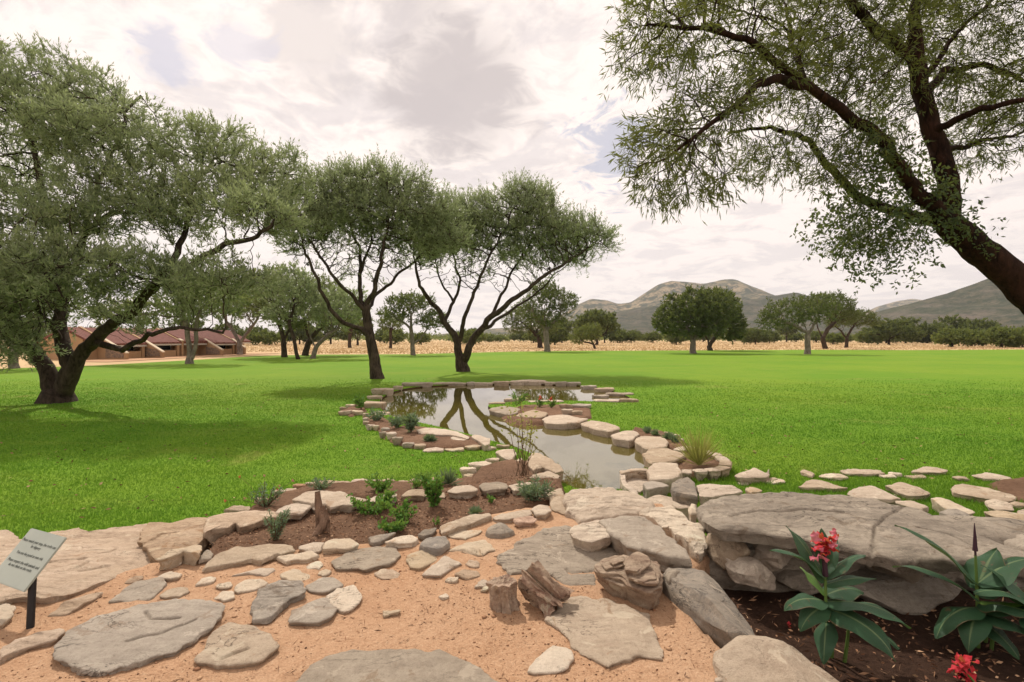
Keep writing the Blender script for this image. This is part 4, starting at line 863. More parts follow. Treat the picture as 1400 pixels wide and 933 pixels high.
ROW = 'acacia trees on the lawn'
tree('acacia_tree', 16.1, [Lb('78,552 82,540'), Lb('78,545 66,525 58,505 46,486 18,458,.3 -35,410,.8 -80,330,1'), Lb('82,540 96,505,-.2 88,470,-.1 80,420,.3 88,350,.8 62,280,1 42,190,1.2 30,130,1'),
      Lb('88,540 103,503,-.3 118,480,-.4 142,450,-.6 180,425,-1 215,388,-1.4 250,366,-1.8 292,345,-2 340,325,-2 372,308,-2'), Lb('215,388,-1.4 240,348,-1 254,322,-.6 262,262,0 290,215,.3'), Lb('130,478,-.5 170,476,-1.2 210,460,-2 228,452,-2.4 262,446,-2.6 300,455,-2.8'),
      Lb('80,420,.3 112,330,.2 135,250,0 165,180,-.3 190,130,-.5'), Lb('88,350,.8 132,302,.4 178,290,0 216,262,-.4'), Lb('46,486 20,440,-1.5 -10,400,-2.5 -20,370,-3'), Lb('88,470,-.1 60,430,-1.5 50,400,-2.5 70,370,-3')],
     [(60, 145, 120, 62, .5, 2.6, 2.2), (130, 195, 80, 45, -.8, 2, 1.2), (-30, 210, 80, 70, .5, 2.5, 1), (180, 265, 95, 32, -.4, 2, 1.2), (285, 215, 75, 45, 0, 1.8, 1.2), (320, 270, 75, 30, -.6, 1.8, .9), (385, 245, 40, 40, .2, 1.2, .5), (110, 300, 70, 32, -1.6, 1.6, .9),
      (60, 395, 100, 78, -2.6, 1.7, 2.6), (120, 430, 60, 28, -2.4, 1.4, .6), (-10, 440, 60, 50, -2.6, 1.4, .9), (-40, 380, 60, 90, -1.5, 2, 1), (190, 375, 75, 35, -2.2, 1.4, .9), (350, 300, 60, 28, -2, 1.4, .7), (300, 390, 70, 22, -2.4, 1.4, .5), (20, 470, 40, 40, -2.4, .8, .45), (-20, 280, 70, 45, -1, 2, .8), (235, 300, 50, 25, -1, 1.4, .5)],
     'big dark acacia forking at the ground, its limbs spreading low beside the sign', group=ROW, n_att=6800, step=.18, dk=.25, di=2.4, r_base=.36, r_tip=.0065, seed=3, shoots=4, sl=.44, per=13, LL=.125, LW=.029, up=.5, bare=((190, 445, 70, 35, 0, 5), (300, 425, 90, 25, 1.5, 3)), lr=((.42, .40), (.26, .07), (.25, .05), (.25, .05), (.12, .04), (.11, .035), (.12, .035), (.10, .03), (.09, .03), (.08, .03)))
tree('acacia_tree', 25.5, [Lb('516,520 513,498 508,470 502,440 500,420'), Lb('508,462 492,452,-.4 470,440,-.8 450,420,-1 435,395,-1.2 420,350,-1.4 405,300,-1'), Lb('500,420 492,395,.4 495,360,.6 480,310,.8 470,265,1'), Lb('500,420 510,395,-.4 520,360,-.6 530,310,-.4 545,260,0'),
      Lb('500,425 480,400,-.6 450,370,-1 425,330,-1.5 400,290,-1.5'), Lb('500,425 515,405,1 545,375,1.4 580,345,1.6 615,310,1'), Lb('497,380 505,340,.5 508,300,.3 505,250,0')],
     [(505, 262, 85, 28, 0, 2.6, 2), (440, 287, 50, 30, .2, 2, 1), (575, 297, 55, 32, .2, 2, 1), (510, 300, 90, 26, 0, 2.6, 1.1), (420, 320, 45, 35, -1.2, 1.6, .8), (600, 325, 38, 35, .8, 1.6, .7), (450, 345, 60, 40, -.8, 2, .9), (545, 340, 60, 40, .6, 2, .9), (500, 350, 60, 45, 0, 2, .8)],
     'acacia with a straight leaning trunk and one low pale side limb', group=ROW, n_att=3900, step=.22, dk=.31, di=2.4, r_base=.25, r_tip=.0135, seed=11, shoots=4, sl=.72, per=18, LL=.14, LW=.033, up=.6, bare=((495, 378, 92, 52, 0, 4.5),), lr=((.30, .20), (.13, .04), (.13, .035), (.14, .035), (.11, .03), (.11, .03), (.08, .03)))
tree('acacia_tree', 31.0, [Lb('633,510 632,500 630,492'), Lb('631,495 622,465 612,440 590,415,-.4 572,385,-.8 566,350,-1'), Lb('634,498 642,478,-.3 655,455,-.5 670,435,-.8 700,410,-1.2 735,385,-1.4 775,360,-1.4 815,335,-1'),
      Lb('612,440 622,415,.5 628,380,.8 620,340,1 625,300,1'), Lb('628,468 636,430,-.4 650,395,-.6 668,355,-.6 690,310,-.3 705,270,0'), Lb('670,435,-.8 690,390,.2 715,345,.6 735,300,.5'), Lb('655,455,-.5 690,430,1 730,405,1.8 765,370,2'), Lb('622,415,.5 600,380,.8 590,330,.8')],
     [(625, 314, 42, 42, .8, 2.2, 1.2), (590, 335, 32, 40, -.3, 1.6, .8), (670, 304, 36, 36, 0, 2, .8), (725, 299, 42, 44, .2, 2.4, 1.3), (708, 272, 26, 20, 0, 1.4, .4), (775, 325, 50, 28, -.6, 2.2, 1.1), (810, 330, 28, 18, -1, 1.4, .5), (650, 365, 60, 45, 0, 2.4, .95), (720, 360, 50, 40, .4, 2.2, .9), (780, 355, 36, 14, .4, 1.6, .25)],
     'spreading acacia with a forked trunk standing behind the pond', group=ROW, n_att=3800, step=.26, dk=.36, di=2.8, r_base=.34, r_tip=.016, seed=23, shoots=4, sl=.85, per=18, LL=.17, LW=.038, up=.6, bare=((650, 398, 80, 52, 0, 5), (730, 392, 56, 36, 0, 5)), lr=((.36, .33), (.26, .05), (.26, .04), (.12, .035), (.15, .035), (.11, .035), (.13, .035), (.08, .03)))
FAR = dict(shoots=3, sl=.6, per=9, LL=.30, LW=.10, step=.38, dk=.58, di=3.6, r_tip=.013, n_att=1100, jit=.3)
def far(name, D, limbs, blobs, label, seed, **kw):
    a = dict(FAR); a.update(kw); return tree(name, D, limbs, blobs, label, seed=seed, **a)
yd = lambda y: 2.0*F/(y-463)
far('acacia_tree', yd(497.5), [Lb('259,498 258,470 256,450 250,425'), Lb('262,496 268,470 268,450 275,420')], [(255, 412, 66, 38, 0, 3, 1), (205, 432, 45, 20, -.5, 2, .7), (160, 430, 40, 18, 0, 2, .4), (300, 415, 40, 28, 0, 2.4, .6)], 'acacia with two pale trunks in front of the tiled house', 31, r_base=.26, bark='bark_grey', leafm='acacia_b')
far('acacia_tree', yd(485), [Lb('328,486 328,470 320,455 310,440'), Lb('328,470 340,452 350,440')], [(320, 405, 50, 40, 0, 3.4, 1), (350, 425, 30, 18, 0, 2.4, .4)], 'forked acacia at the far end of the tiled house', 37, r_base=.3, bark='bark_grey', leafm='acacia_b')
far('acacia_tree', yd(488.5), [Lb('389,489 388,465 384,450 375,430'), Lb('388,470 395,455 402,440')], [(375, 405, 48, 42, 0, 3.6, 1), (400, 440, 30, 16, 0, 2.4, .3)], 'upright dark trunked acacia on the house side of the lawn clump', 41, r_base=.28, leafm='acacia_b')
far('acacia_tree', yd(491.5), [Lb('408,492 404,478 402,465 395,440')], [(400, 395, 36, 30, 0, 2.6, 1), (388, 430, 26, 16, 0, 2, .4)], 'slim reddish trunked acacia in the lawn clump', 43, r_base=.17, leafm='acacia')
far('acacia_tree', yd(486.5), [Lb('417,486 422,468 432,455 445,440'), Lb('424,464 418,450 415,435')], [(440, 415, 40, 36, 0, 3.4, 1), (470, 435, 26, 20, .4, 2, .4)], 'leaning dark acacia at the back of the lawn clump', 47, r_base=.32, leafm='acacia_b')
far('acacia_tree', yd(490.5), [Lb('427,491 432,475 444,462 462,450'), Lb('432,475 428,466 420,455')], [(455, 425, 42, 30, -.5, 2.6, 1), (480, 420, 24, 26, 0, 2, .4)], 'pale trunked acacia leaning out of the lawn clump', 53, r_base=.22, bark='bark_grey', leafm='acacia')
far('acacia_tree', yd(486), [Lb('565,487 564,470 562,450 562,430'), Lb('567,474 575,464 583,450'), Lb('562,450 548,440 535,430')], [(562, 415, 34, 12, 0, 3, 1), (540, 432, 24, 10, 0, 2.4, .6), (590, 440, 24, 14, 0, 2.4, .7)], 'small flat topped acacia on the lawn edge between the two big trunks', 59, r_base=.26, bark='bark_grey', leafm='dark_leaf')
far('round_tree', yd(481), [Lb('748,482 747,465 747,450 745,430'), Lb('747,455 758,440 768,425'), Lb('747,450 735,438 728,425')], [(748, 405, 28, 20, 0, 3.4, 1), (770, 415, 22, 18, 0, 2.8, .7), (728, 425, 28, 20, 0, 3, .7), (750, 438, 34, 14, 0, 3, .4)], 'dark tree with a pale trunk at the lawn edge behind the forked acacia', 61, r_base=.42, bark='bark_grey', leafm='dark_leaf')
far('thorn_tree', 108, [Lb('739,474 737,462 733,452'), Lb('737,462 728,452 722,447')], [(716, 440, 32, 22, 0, 4, 1), (740, 445, 24, 20, 0, 3.5, .6)], 'low dark thorn tree behind the pale trunked dark tree', 67, r_base=.5, leafm='dark_leaf')
far('bush', 100, [Lb('814,476 810,468 806,460'), Lb('812,470 800,468 794,462')], [(803, 458, 20, 13, 0, 3, 1), (790, 464, 12, 10, 0, 2, .5), (812, 454, 12, 12, 0, 2, .5)], 'rounded green bush on the dry grass below the hills', 71, cat='bush', r_base=.22, leafm='bush_leaf')
DENSE = dict(n_att=1500, shoots=3, per=11, LL=.34, LW=.15)
far('round_tree', yd(483.5), [Lb('948,485 947,470 945,458 935,445'), Lb('947,470 952,455 962,440')], [(945, 425, 40, 30, 0, 3.6, 1), (915, 440, 20, 24, 0, 2.8, .5), (975, 430, 34, 32, .6, 3, .8), (950, 452, 44, 14, 0, 3, .4)], 'dense round dark tree with a pale trunk on the lawn', 73, r_base=.36, bark='bark_grey', leafm='dark_leaf', **DENSE)
far('round_tree', 84, [Lb('971,479 968,466 962,455'), Lb('970,474 980,458 988,448')], [(978, 425, 34, 32, 0, 4, 1), (1000, 450, 20, 22, 0, 3, .5)], 'dense dark tree close behind the pale trunked round tree', 79, r_base=.36, leafm='dark_leaf', **DENSE)
far('acacia_tree', yd(484.5), [Lb('1104,486 1104,468 1104,455 1098,440'), Lb('1104,458 1112,445 1120,435'), Lb('1104,455 1085,445 1070,440')], [(1075, 430, 32, 24, 0, 3.2, 1), (1115, 425, 32, 24, 0, 3.2, 1), (1055, 440, 16, 16, 0, 2.4, .4)], 'open crowned tree with a thick pale trunk on the open lawn', 83, r_base=.34, bark='bark_grey', leafm='dark_leaf', n_att=800)
far('acacia_tree', 98, [Lb('1129,476 1124,462 1118,448'), Lb('1124,462 1132,450 1142,440')], [(1135, 418, 32, 18, 0, 4, 1), (1155, 432, 18, 16, 0, 3, .4)], 'dark leaning tree behind the thick pale trunk', 89, r_base=.4, leafm='dark_leaf')
far('acacia_tree', 112, [Lb('1157,473 1158,462 1164,450'), Lb('1158,464 1150,452 1142,446')], [(1168, 436, 28, 14, 0, 4, 1), (1190, 440, 10, 8, 0, 2.4, .3), (1145, 442, 16, 10, 0, 3, .4)], 'umbrella tree standing in dry grass beyond the thick pale trunk', 97, r_base=.34, leafm='dark_leaf')
far('acacia_tree', yd(504), [Lb('20,505 18,480 20,455 15,430'), Lb('19,470 35,450 45,430')], [(10, 400, 60, 40, 0, 3, 1), (60, 410, 40, 30, .5, 2.4, .6)], 'pale trunked acacia behind the big forked acacia', 101, r_base=.24, bark='bark_grey', leafm='acacia_b')
far('acacia_tree', 110, [Lb('478,474 478,462 480,450')], [(480, 438, 30, 14, 0, 4, 1)], 'far thorn tree seen past the straight leaning trunk', 103, r_base=.35, leafm='dark_leaf', n_att=350)
far('acacia_tree', 100, [Lb('534,476 534,462 534,450')], [(534, 443, 18, 12, 0, 3.4, 1)], 'small umbrella tree in the dry grass behind the small acacia', 107, r_base=.28, leafm='dark_leaf', n_att=300)

# far bushes and trees of the bushveld: copies of four crowns
PROT = []
for i, (lbl, bl, rb, lf) in enumerate((('', [(700, 455, 30, 17, 0, 3.6, 1), (680, 463, 18, 12, 0, 3, .6), (722, 462, 18, 13, 0, 3, .6)], .2, 'dark_leaf'), ('', [(700, 464, 22, 12, 0, 3, 1), (718, 467, 14, 9, 0, 2, .4)], .16, 'bush_leaf'),
                                 ('', [(700, 444, 26, 12, 0, 4, 1), (685, 452, 14, 9, 0, 3, .4), (720, 451, 14, 9, 0, 3, .4)], .26, 'dark_leaf'), ('', [(700, 467, 34, 9, 0, 3.4, 1), (730, 468, 20, 8, 0, 3, .6)], .16, 'bush_leaf'))):
    D = 100
    PROT.append(far('veld_bush', D, [Lb('700,477 700,468 698,458'), Lb('700,468 712,460'), Lb('700,470 688,461')], bl, 'bush', 200+i, cat='bush', r_base=rb, leafm=lf, n_att=420, per=9, LL=.42, LW=.2, shoots=3))
def copy_tree(root, loc, rz, sc, label, group, cat, name):
    r = root.copy(); C.objects.link(r); r.name = name; r.location = loc; r.rotation_euler = (0, 0, rz); r.scale = sc; tag(r, label, cat, group)
    for ch in list(root.children):
        c = ch.copy(); C.objects.link(c); c.parent = r
    return r
rr = random.Random(5)
spots = []
for px in range(620, 2150, 20): spots.append((px+rr.uniform(-12, 12), rr.uniform(210, 340)))
for px in range(560, 1300, 95): spots.append((px+rr.uniform(-30, 30), rr.uniform(125, 180)))
for px in list(range(1180, 1500, 26)): spots.append((px+rr.uniform(-9, 9), rr.uniform(180, 230)))
for px in range(1310, 1500, 19): spots.append((px+rr.uniform(-8, 8), rr.uniform(112, 150)))
for px in range(-350, 560, 30): spots.append((px+rr.uniform(-10, 10), rr.uniform(110, 240)))
for i, (px, D) in enumerate(spots):
    if (D < 112 and px < 1290) or px > 1480 or px < -60: continue
    where = 'behind the tiled house' if px < 350 else 'behind the straight leaning trunk' if px < 570 else 'behind the forked acacia' if px < 780 else 'below the twin peaked hill' if px < 1060 else 'below the dark near hill'
    if 120 < px < 345 and D < 130: D += 60
    k = rr.choice((0, 0, 1, 2, 3)) if px < 1180 else rr.choice((0, 1, 3, 0)); s = rr.uniform(.75, 1.35)*(1.25 if D > 150 else 1)*(1.25 if px > 1180 else 1)
    if px > 1290 and D < 152: k = rr.choice((1, 3, 1)); s = rr.uniform(.8, 1.5)
    x = (px-700)/F*D
    copy_tree(PROT[k], (x, D, -.05), rr.uniform(0, 6.28), (s, s, s*rr.uniform(.85, 1.2)), ('dark green thorn bush in dry grass '+where, 'light green bush in dry grass '+where, 'flat topped thorn tree in dry grass '+where, 'low spreading bush in dry grass '+where)[k], 'bushes and trees of the belt behind the dry grass', 'bush' if k != 2 else 'tree', 'veld_bush' if k != 2 else 'thorn_tree')
for p in PROT:
    for ch in list(p.children): bpy.data.objects.remove(ch)
    bpy.data.objects.remove(p)
def wood_belt():
    """the far wood that reads as one mass"""
    n = 55000; px = RNG.random(n)*1900-350; D = 340+RNG.random(n)*420; X = (px-700)/F*D; cl = vnoise(X, D, .05, 41)+.5
    H = (3.0+4.5*cl)*(.6+.4*vnoise(X, D, .17, 42)+.3); z = H*np.sqrt(RNG.random(n)); P = np.c_[X, D, z-.3]; d = unit(RNG.normal(size=(n, 3))+np.array([0, 0, .3]))
    me = leaf_mesh('far_wood', P, d, 1.4+1.1*RNG.random(n), .7+.5*RNG.random(n), RNG); tag(link('far_wood', me, M['dark_leaf']), 'far belt of dark bushveld at the foot of the hills', 'woodland', kind='stuff')
wood_belt()

# ---- the leaning tree on the right: slim leaves, with broad leaved shoots round its fork
KD = 6.4
kt = tree('leaning_tree', KD, [Lb('1640,690,.6 1560,590,.4 1480,487,.2 1402,396 1346,345 1302,312'), Lb('1302,312 1288,250 1270,160 1258,100 1248,62'), Lb('1248,62 1254,10,.2 1262,-70,.4 1270,-160,.5'), Lb('1250,75 1222,58,-.2 1195,32,-.3 1168,0,-.5 1130,-60,-.6'),
      Lb('1302,312 1258,272,-.2 1228,228,-.4 1202,192,-.5 1165,165,-.6 1128,132,-.8 1100,110,-.9 1052,82,-1.1 1015,58,-1.3 960,42,-1.5 900,40,-1.7'), Lb('1112,118,-.9 1072,113,-1.2 1030,128,-1.5 985,162,-1.8 945,195,-2'), Lb('1112,116,-.9 1088,65,-.4 1075,10,0'),
      Lb('1302,312 1250,298,.3 1200,284,.5 1165,268,.5 1135,228,.4 1105,190,.3 1050,178,.1 1000,185,0'), Lb('1262,132 1295,92,.5 1345,92,.9 1400,110,1.2 1470,125,1.5'), Lb('1262,115 1300,60,.4 1335,25,.6 1380,-30,.8'), Lb('1292,180 1340,150,-.6 1400,138,-1 1460,110,-1.2'), Lb('1300,210 1350,195,.8 1420,175,1.4')],
     [(905, 55, 70, 40, -1.6, .8, 1.3), (990, 25, 70, 35, -1.2, .9, 1.1), (900, 205, 50, 45, -1.8, .6, 1.4), (960, 165, 60, 45, -1.6, .7, 1.3), (940, 250, 65, 28, -1.8, .6, 1.1), (1040, 110, 60, 40, -1, .8, .9), (1090, 40, 70, 50, -.3, 1, 1.1), (1060, 215, 60, 35, .1, .7, .7), (1150, 110, 70, 60, -.4, 1, 1), (1190, 20, 80, 40, -.2, 1, 1.1), (1160, 215, 60, 40, -.3, .8, .8),
      (1270, 30, 70, 60, .5, 1, 1), (1350, 40, 70, 60, .7, 1.1, 1.3), (1370, 150, 60, 50, .3, 1, 1.1), (1360, 205, 60, 22, .4, .8, .5), (1230, 140, 50, 50, .4, .9, .6), (1440, 100, 60, 90, .8, 1.2, 1), (1150, -90, 190, 60, 0, 1.6, 1.6), (1380, -90, 120, 70, .6, 1.4, 1.2), (950, -40, 100, 40, -1, 1, 1), (1190, 330, 55, 22, .3, .5, .3)],
     'leaning dark trunk of a tree with slim drooping leaves beside the giant slab', n_att=7800, step=.10, dk=.13, di=1.0, r_base=.26, r_tip=.0026, seed=131, bark='bark_red', leafm='karee', shoots=3, sl=.20, per=7, LL=.082, LW=.0125, lr=((.27, .165), (.125, .09), (.07, .045), (.085, .04), (.105, .015), (.06, .015), (.04, .015), (.09, .015), (.06, .02), (.04, .015), (.05, .02), (.04, .015)), up=-.05, droop=.35, flare=1.2, jit=.25)
def broad_shoots():
    rng = np.random.default_rng(77); P = []; 
    for (x, y, rx, ry, dy, rd, n) in ((1175, 325, 70, 50, .2, .5, 1150), (1245, 300, 72, 52, -.1, .45, 1000), (1130, 305, 45, 45, .3, .3, 350), (1215, 225, 45, 40, -.6, .3, 500), (1310, 290, 30, 48, -.35, .2, 280), (1345, 320, 28, 20, -.2, .2, 140), (1190, 190, 40, 35, -.6, .3, 350), (1215, 360, 70, 26, .1, .35, 260), (1160, 270, 50, 45, .2, .35, 600), (1225, 258, 50, 35, -.2, .3, 500), (1275, 255, 35, 35, -.3, .25, 300), (1195, 385, 50, 14, .1, .25, 70)):
        c = np.array(atd(x, y, KD+dy)); s = KD/F; nn = n//7; cc = c+unit(rng.normal(size=(nn, 3)))*(rng.random((nn, 1))**.5)*np.array([rx*s, rd, ry*s]); d = unit(rng.normal(size=(nn, 3))*np.array([1, 1, .5])+np.array([0, 0, -.5]))
        t = np.linspace(0, 1, 7); P.append((cc[:, None]+d[:, None]*(t*.17)[None, :, None]).reshape(-1, 3))
    P = np.concatenate(P); n = len(P); d = unit(rng.normal(size=(n, 3))+np.array([0, 0, -.35]))
    me = leaf_mesh('broad_leaf_shoots', P-np.array(kt.location), d, .045+.03*rng.random(n), .02+.014*rng.random(n), rng); o = link('broad_leaf_shoots', me, M['broad'], kt); o['label'] = 'dark broad leaved shoots hanging round the fork'
broad_shoots()

# ---------------------------------------------------------------- house
def house():
    O = at(105, 493, 0); E = at(318, 484.5, 0); u = (E-O); Ln = u.length; u.normalize(); v = Vector((u.y, -u.x, 0))
    root = thing('tiled_house', tuple(O+u*8), 'low tan row house with red tiled roof and sloping wing walls', 'house')
    X = lambda a, b, z: tuple(O+u*a+v*b+Vector((0, 0, z))-O-u*8)
    def prism(name, prof, a0, a1, m, parent=root):
        n = len(prof); V = [X(a0, b, z) for b, z in prof]+[X(a1, b, z) for b, z in prof]
        Fc = [tuple(range(n))[::-1], tuple(range(n, 2*n))]+[(i, (i+1) % n, n+(i+1) % n, n+i) for i in range(n)]
        o = link(name, py_mesh(name, V, Fc), M[m], parent); return o
    rz = lambda b: 3.02-.42*abs(b+3.2)
    def roof(a0, a1, bf):
        prism('roof', [(-7.2, rz(-7.2)-.12), (-7.2, rz(-7.2)+.05), (-3.2, 3.09), (bf, rz(bf)+.05), (bf, rz(bf)-.12), (-3.2, 2.87)], a0, a1, 'roof')
        prism('fascia', [(bf-.04, rz(bf)-.30), (bf-.04, rz(bf)-.125), (bf-.01, rz(bf)-.125), (bf-.01, rz(bf)-.30)], a0+.05, a1-.05, 'white_frame')
    walls = [(2.6, 2.5, .55), (6.6, 2.4, .55), (11.0, .3, 1.7), (14.6, 2.3, .6), (19.0, 1.7, .8)]
    for a, tip, h in walls:
        w = prism('wing_wall', [(-7, -.1), (-7, rz(-7)+.10), (-3.2, 3.19), (tip*.0-.2, rz(-.2)+.12), (tip, h), (tip, -.1)], a, a+.24, 'plaster')
        prism('coping', [(-.2, rz(-.2)+.125), (tip, h+.005), (tip, h+.11), (-.2, rz(-.2)+.23)], a-.05, a+.29, 'coping', w)
        if tip > 2: prism('stone_panel', [(.1, .15), (.1, 1.05), (tip-.75, .85), (tip-.3, .5), (tip-.3, .15)], a-.05, a-.004, 'rubble', w)
    cells = [(1.2, 2.6, -.3), (2.84, 6.6, .5), (6.84, 11., .3), (11.24, 14.6, .3), (14.84, 19., .5), (19.24, 22., .1)]
    for i, (a0, a1, bf) in enumerate(cells):
        roof(a0, a1, bf); prism('wall', [(-6.8, -.1), (-6.8, 1.35), (-3.2, 2.8), (-.9, rz(-.9)-.15), (-.9, -.1)], a0+.02, a1-.02, 'plaster')
        if i in (1, 2, 4):
            d = prism('door', [(-.895, 0), (-.895, 1.75), (-.86, 1.75), (-.86, 0)], a0+.5, a0+1.5, 'dark_door'); prism('handle', [(-.855, .9), (-.855, 1.), (-.82, 1.), (-.82, .9)], a0+1.35, a0+1.42, 'white_frame', d)
            w = prism('window', [(-.895, .7), (-.895, 1.6), (-.85, 1.6), (-.85, .7)], a0+1.9, a1-.3, 'white_frame'); prism('pane', [(-.848, .76), (-.848, 1.54), (-.84, 1.54), (-.84, .76)], a0+1.97, a1-.37, 'window_glass', w)
            prism('porch_post', [(bf-.35, -.1), (bf-.35, rz(bf-.2)-.05), (bf-.05, rz(bf-.2)-.19), (bf-.05, -.1)], a1-.55, a1-.25, 'plaster')
            prism('porch_wall', [(bf-.3, -.1), (bf-.3, .7), (bf-.12, .7), (bf-.12, -.1)], a0+1.8, a1-.6, 'plaster')
        elif i == 3:
            prism('roof_step', [(-3.0, 3.03), (-3.0, 3.16), (.35, rz(.35)+.2), (.35, rz(.35)+.08)], a0+.02, a1-.02, 'roof')
    prism('chimney_box', [(-3.9, 2.5), (-3.9, 3.35), (-3.3, 3.35), (-3.3, 2.5)], 9.0, 9.6, 'plaster')
    P = [O+u*a+v*b for a, b in ((-2, 6), (-2, 1), (2, -.5), (24, -.5), (24, 3.5), (8, 4.5))]; sheet('bare_ground', [(p.x, p.y) for p in P], .008, M['sand'])
house()

# ---------------------------------------------------------------- sign
def sign():
    foot = at(40, 857, .31); BR = Vector((-2.863, 3.0, .509)); wv = Vector((-.37, .16, 0)); uv = Vector((.066, .2, .246)); uv = uv-wv*(uv.dot(wv)/wv.dot(wv))
    right = (-wv).normalized(); up = uv.normalized(); nrm = right.cross(up); BL = BR+wv; root = thing('garden_sign', tuple(foot), 'pale green notice plate on a short black post at the sand edge', 'sign')
    W, H = wv.length, uv.length; Mx = Matrix((right, up, nrm)).transposed().to_4x4(); Mx.translation = BL
    def box(name, x0, x1, y0, y1, z0, z1, m, bev=.004, parent=root):
        bm = bmesh.new(); vs = [bm.verts.new((x, y, z)) for x in (x0, x1) for y in (y0, y1) for z in (z0, z1)]
        for f in ((0, 1, 3, 2), (4, 6, 7, 5), (0, 4, 5, 1), (2, 3, 7, 6), (0, 2, 6, 4), (1, 5, 7, 3)): bm.faces.new([vs[i] for i in f])
        bmesh.ops.bevel(bm, geom=bm.edges[:], offset=bev, segments=2, affect='EDGES'); me = bpy.data.meshes.new(name); bm.transform(Matrix.Translation(-Vector(foot)) @ Mx); bm.to_mesh(me); bm.free(); return link(name, me, M[m], parent)
    plate = box('plate', 0, W, 0, H, -.006, .006, 'plate'); box('backing', .12, W-.12, .03, H-.06, -.022, -.007, 'black_metal')
    lines = [('Please watch your step, the rocks can', .76), ('be slippery', .68), ('You use the pond at own risk', .53), ('Please respect the wild animals and', .38), ('do not climb on the rocks', .305)]
    for t, y in lines:
        cu = bpy.data.curves.new('lettering', 'FONT'); cu.body = t; cu.size = .0245; cu.align_x = 'CENTER'; cu.extrude = .0004
        o = bpy.data.objects.new('lettering', cu); C.objects.link(o); bpy.context.view_layer.update(); me = bpy.data.meshes.new_from_object(o.evaluated_get(bpy.context.evaluated_depsgraph_get())); bpy.data.objects.remove(o)
        me.transform(Matrix.Translation(-Vector(foot)) @ Mx @ Matrix.Translation((W/2, H*y, .0068))); me.materials.clear(); link('lettering', me, M['sign_text'], plate)
    top = BL+right*(W*.90)+up*(H*.22)-nrm*.012; f = Vector(foot); V = []; n = 12
    r = .02; prof = []
    for p in (f+Vector((0, 0, -.12)), top):
        for i in range(n): a = 2*math.pi*i/n; V.append(p-f+Vector((math.cos(a)*r, math.sin(a)*r, 0)))
    Fc = [(i, (i+1) % n, n+(i+1) % n, n+i) for i in range(n)]+[tuple(range(n, 2*n))]; link('post', py_mesh('post', V, Fc, 40), M['black_metal'], root)
sign()

# ---------------------------------------------------------------- plants
def tube_mesh(name, P, r0, r1, n=7):
    P = np.array(P, float); T = unit(np.gradient(P, axis=0)); U = unit(np.cross(T, np.array([.3, .95, .1]))); Wv = np.cross(T, U); k = len(P); r = np.linspace(r0, r1, k); a = np.arange(n)*2*np.pi/n
    V = (P[:, None]+r[:, None, None]*(np.cos(a)[None, :, None]*U[:, None]+np.sin(a)[None, :, None]*Wv[:, None])).reshape(-1, 3); idx = np.arange(k*n).reshape(k, n); nx = np.roll(idx, -1, 1)
    me = np_mesh(name, V, np.stack([idx[:-1], nx[:-1], nx[1:], idx[1:]], -1).reshape(-1, 4), 4); me.polygons.foreach_set('use_smooth', [True]*len(me.polygons)); return me
def blade_mesh(name, base, az, el, L, W, droop, fold=.25, wav=.06, seed=0, roll=0.):
    """a broad arching leaf with a folded midrib"""
    rng = random.Random(seed); nu, nv = 15, 6; V = []; UV = []; p = Vector(base); e = el; h = Vector((math.cos(az), math.sin(az), 0)); side0 = Vector((-h.y, h.x, 0)); ph = rng.random()*6
    for i in range(nu+1):
        t = i/nu; w = W*.5*(math.sin(math.pi*min(1, t*.96+.04)**.72)**.85)*(1 if t < .97 else .5)+.002; d = h*math.cos(e)+Vector((0, 0, math.sin(e))); nn = side0.cross(d); side = (side0*math.cos(roll)+nn*math.sin(roll)); nn = side.cross(d)
        for j in range(nv+1):
            s = -1+2*j/nv; V.append(p+side*(w*s)+nn*(-abs(s)*w*fold*-1+wav*W*math.sin(t*11+ph+s*2)*abs(s))); UV.append((s, t))
        p = p+d*(L/nu); e -= droop/nu*(.4+1.2*t)
    Fc = [(i*(nv+1)+j, i*(nv+1)+j+1, (i+1)*(nv+1)+j+1, (i+1)*(nv+1)+j) for i in range(nu) for j in range(nv)]; me = py_mesh(name, V, Fc, 180); uvl = me.uv_layers.new(name='UVMap')
    for l in me.loops: uvl.data[l.index].uv = UV[l.vertex_index]
    return me
def canna(px, py, z, height, lean, leaves, label, flower=None, extra_stems=()):
    b = at(px, py, z); root = thing('canna_plant', tuple(b), label, 'plant'); P = [Vector((lean[0]*t*t, lean[1]*t*t, -.04+(height+.04)*t)) for t in np.linspace(0, 1, 9)]; link('stem', tube_mesh('stem', P, .012, .007), M['green_stem'], root)
    for dx, dy, h in extra_stems: link('stem', tube_mesh('stem', [Vector((dx, dy, -.04)), Vector((dx*1.2, dy*1.1, h*.5)), Vector((dx*1.3, dy*1.1, h))], .011, .008), M['green_stem'], root)
    for i, (t, az, el, L, W, dr, m) in enumerate(leaves):
        t = min(.92, t*1.22+.02)
        q = Vector((lean[0]*t*t, lean[1]*t*t, height*t)); o = link('leaf', blade_mesh('leaf', q, R(az), R(el), L*1.18, W*1.45, dr, seed=i+int(px), roll=random.uniform(-.25, .25)), M[m], root)
    return root, b
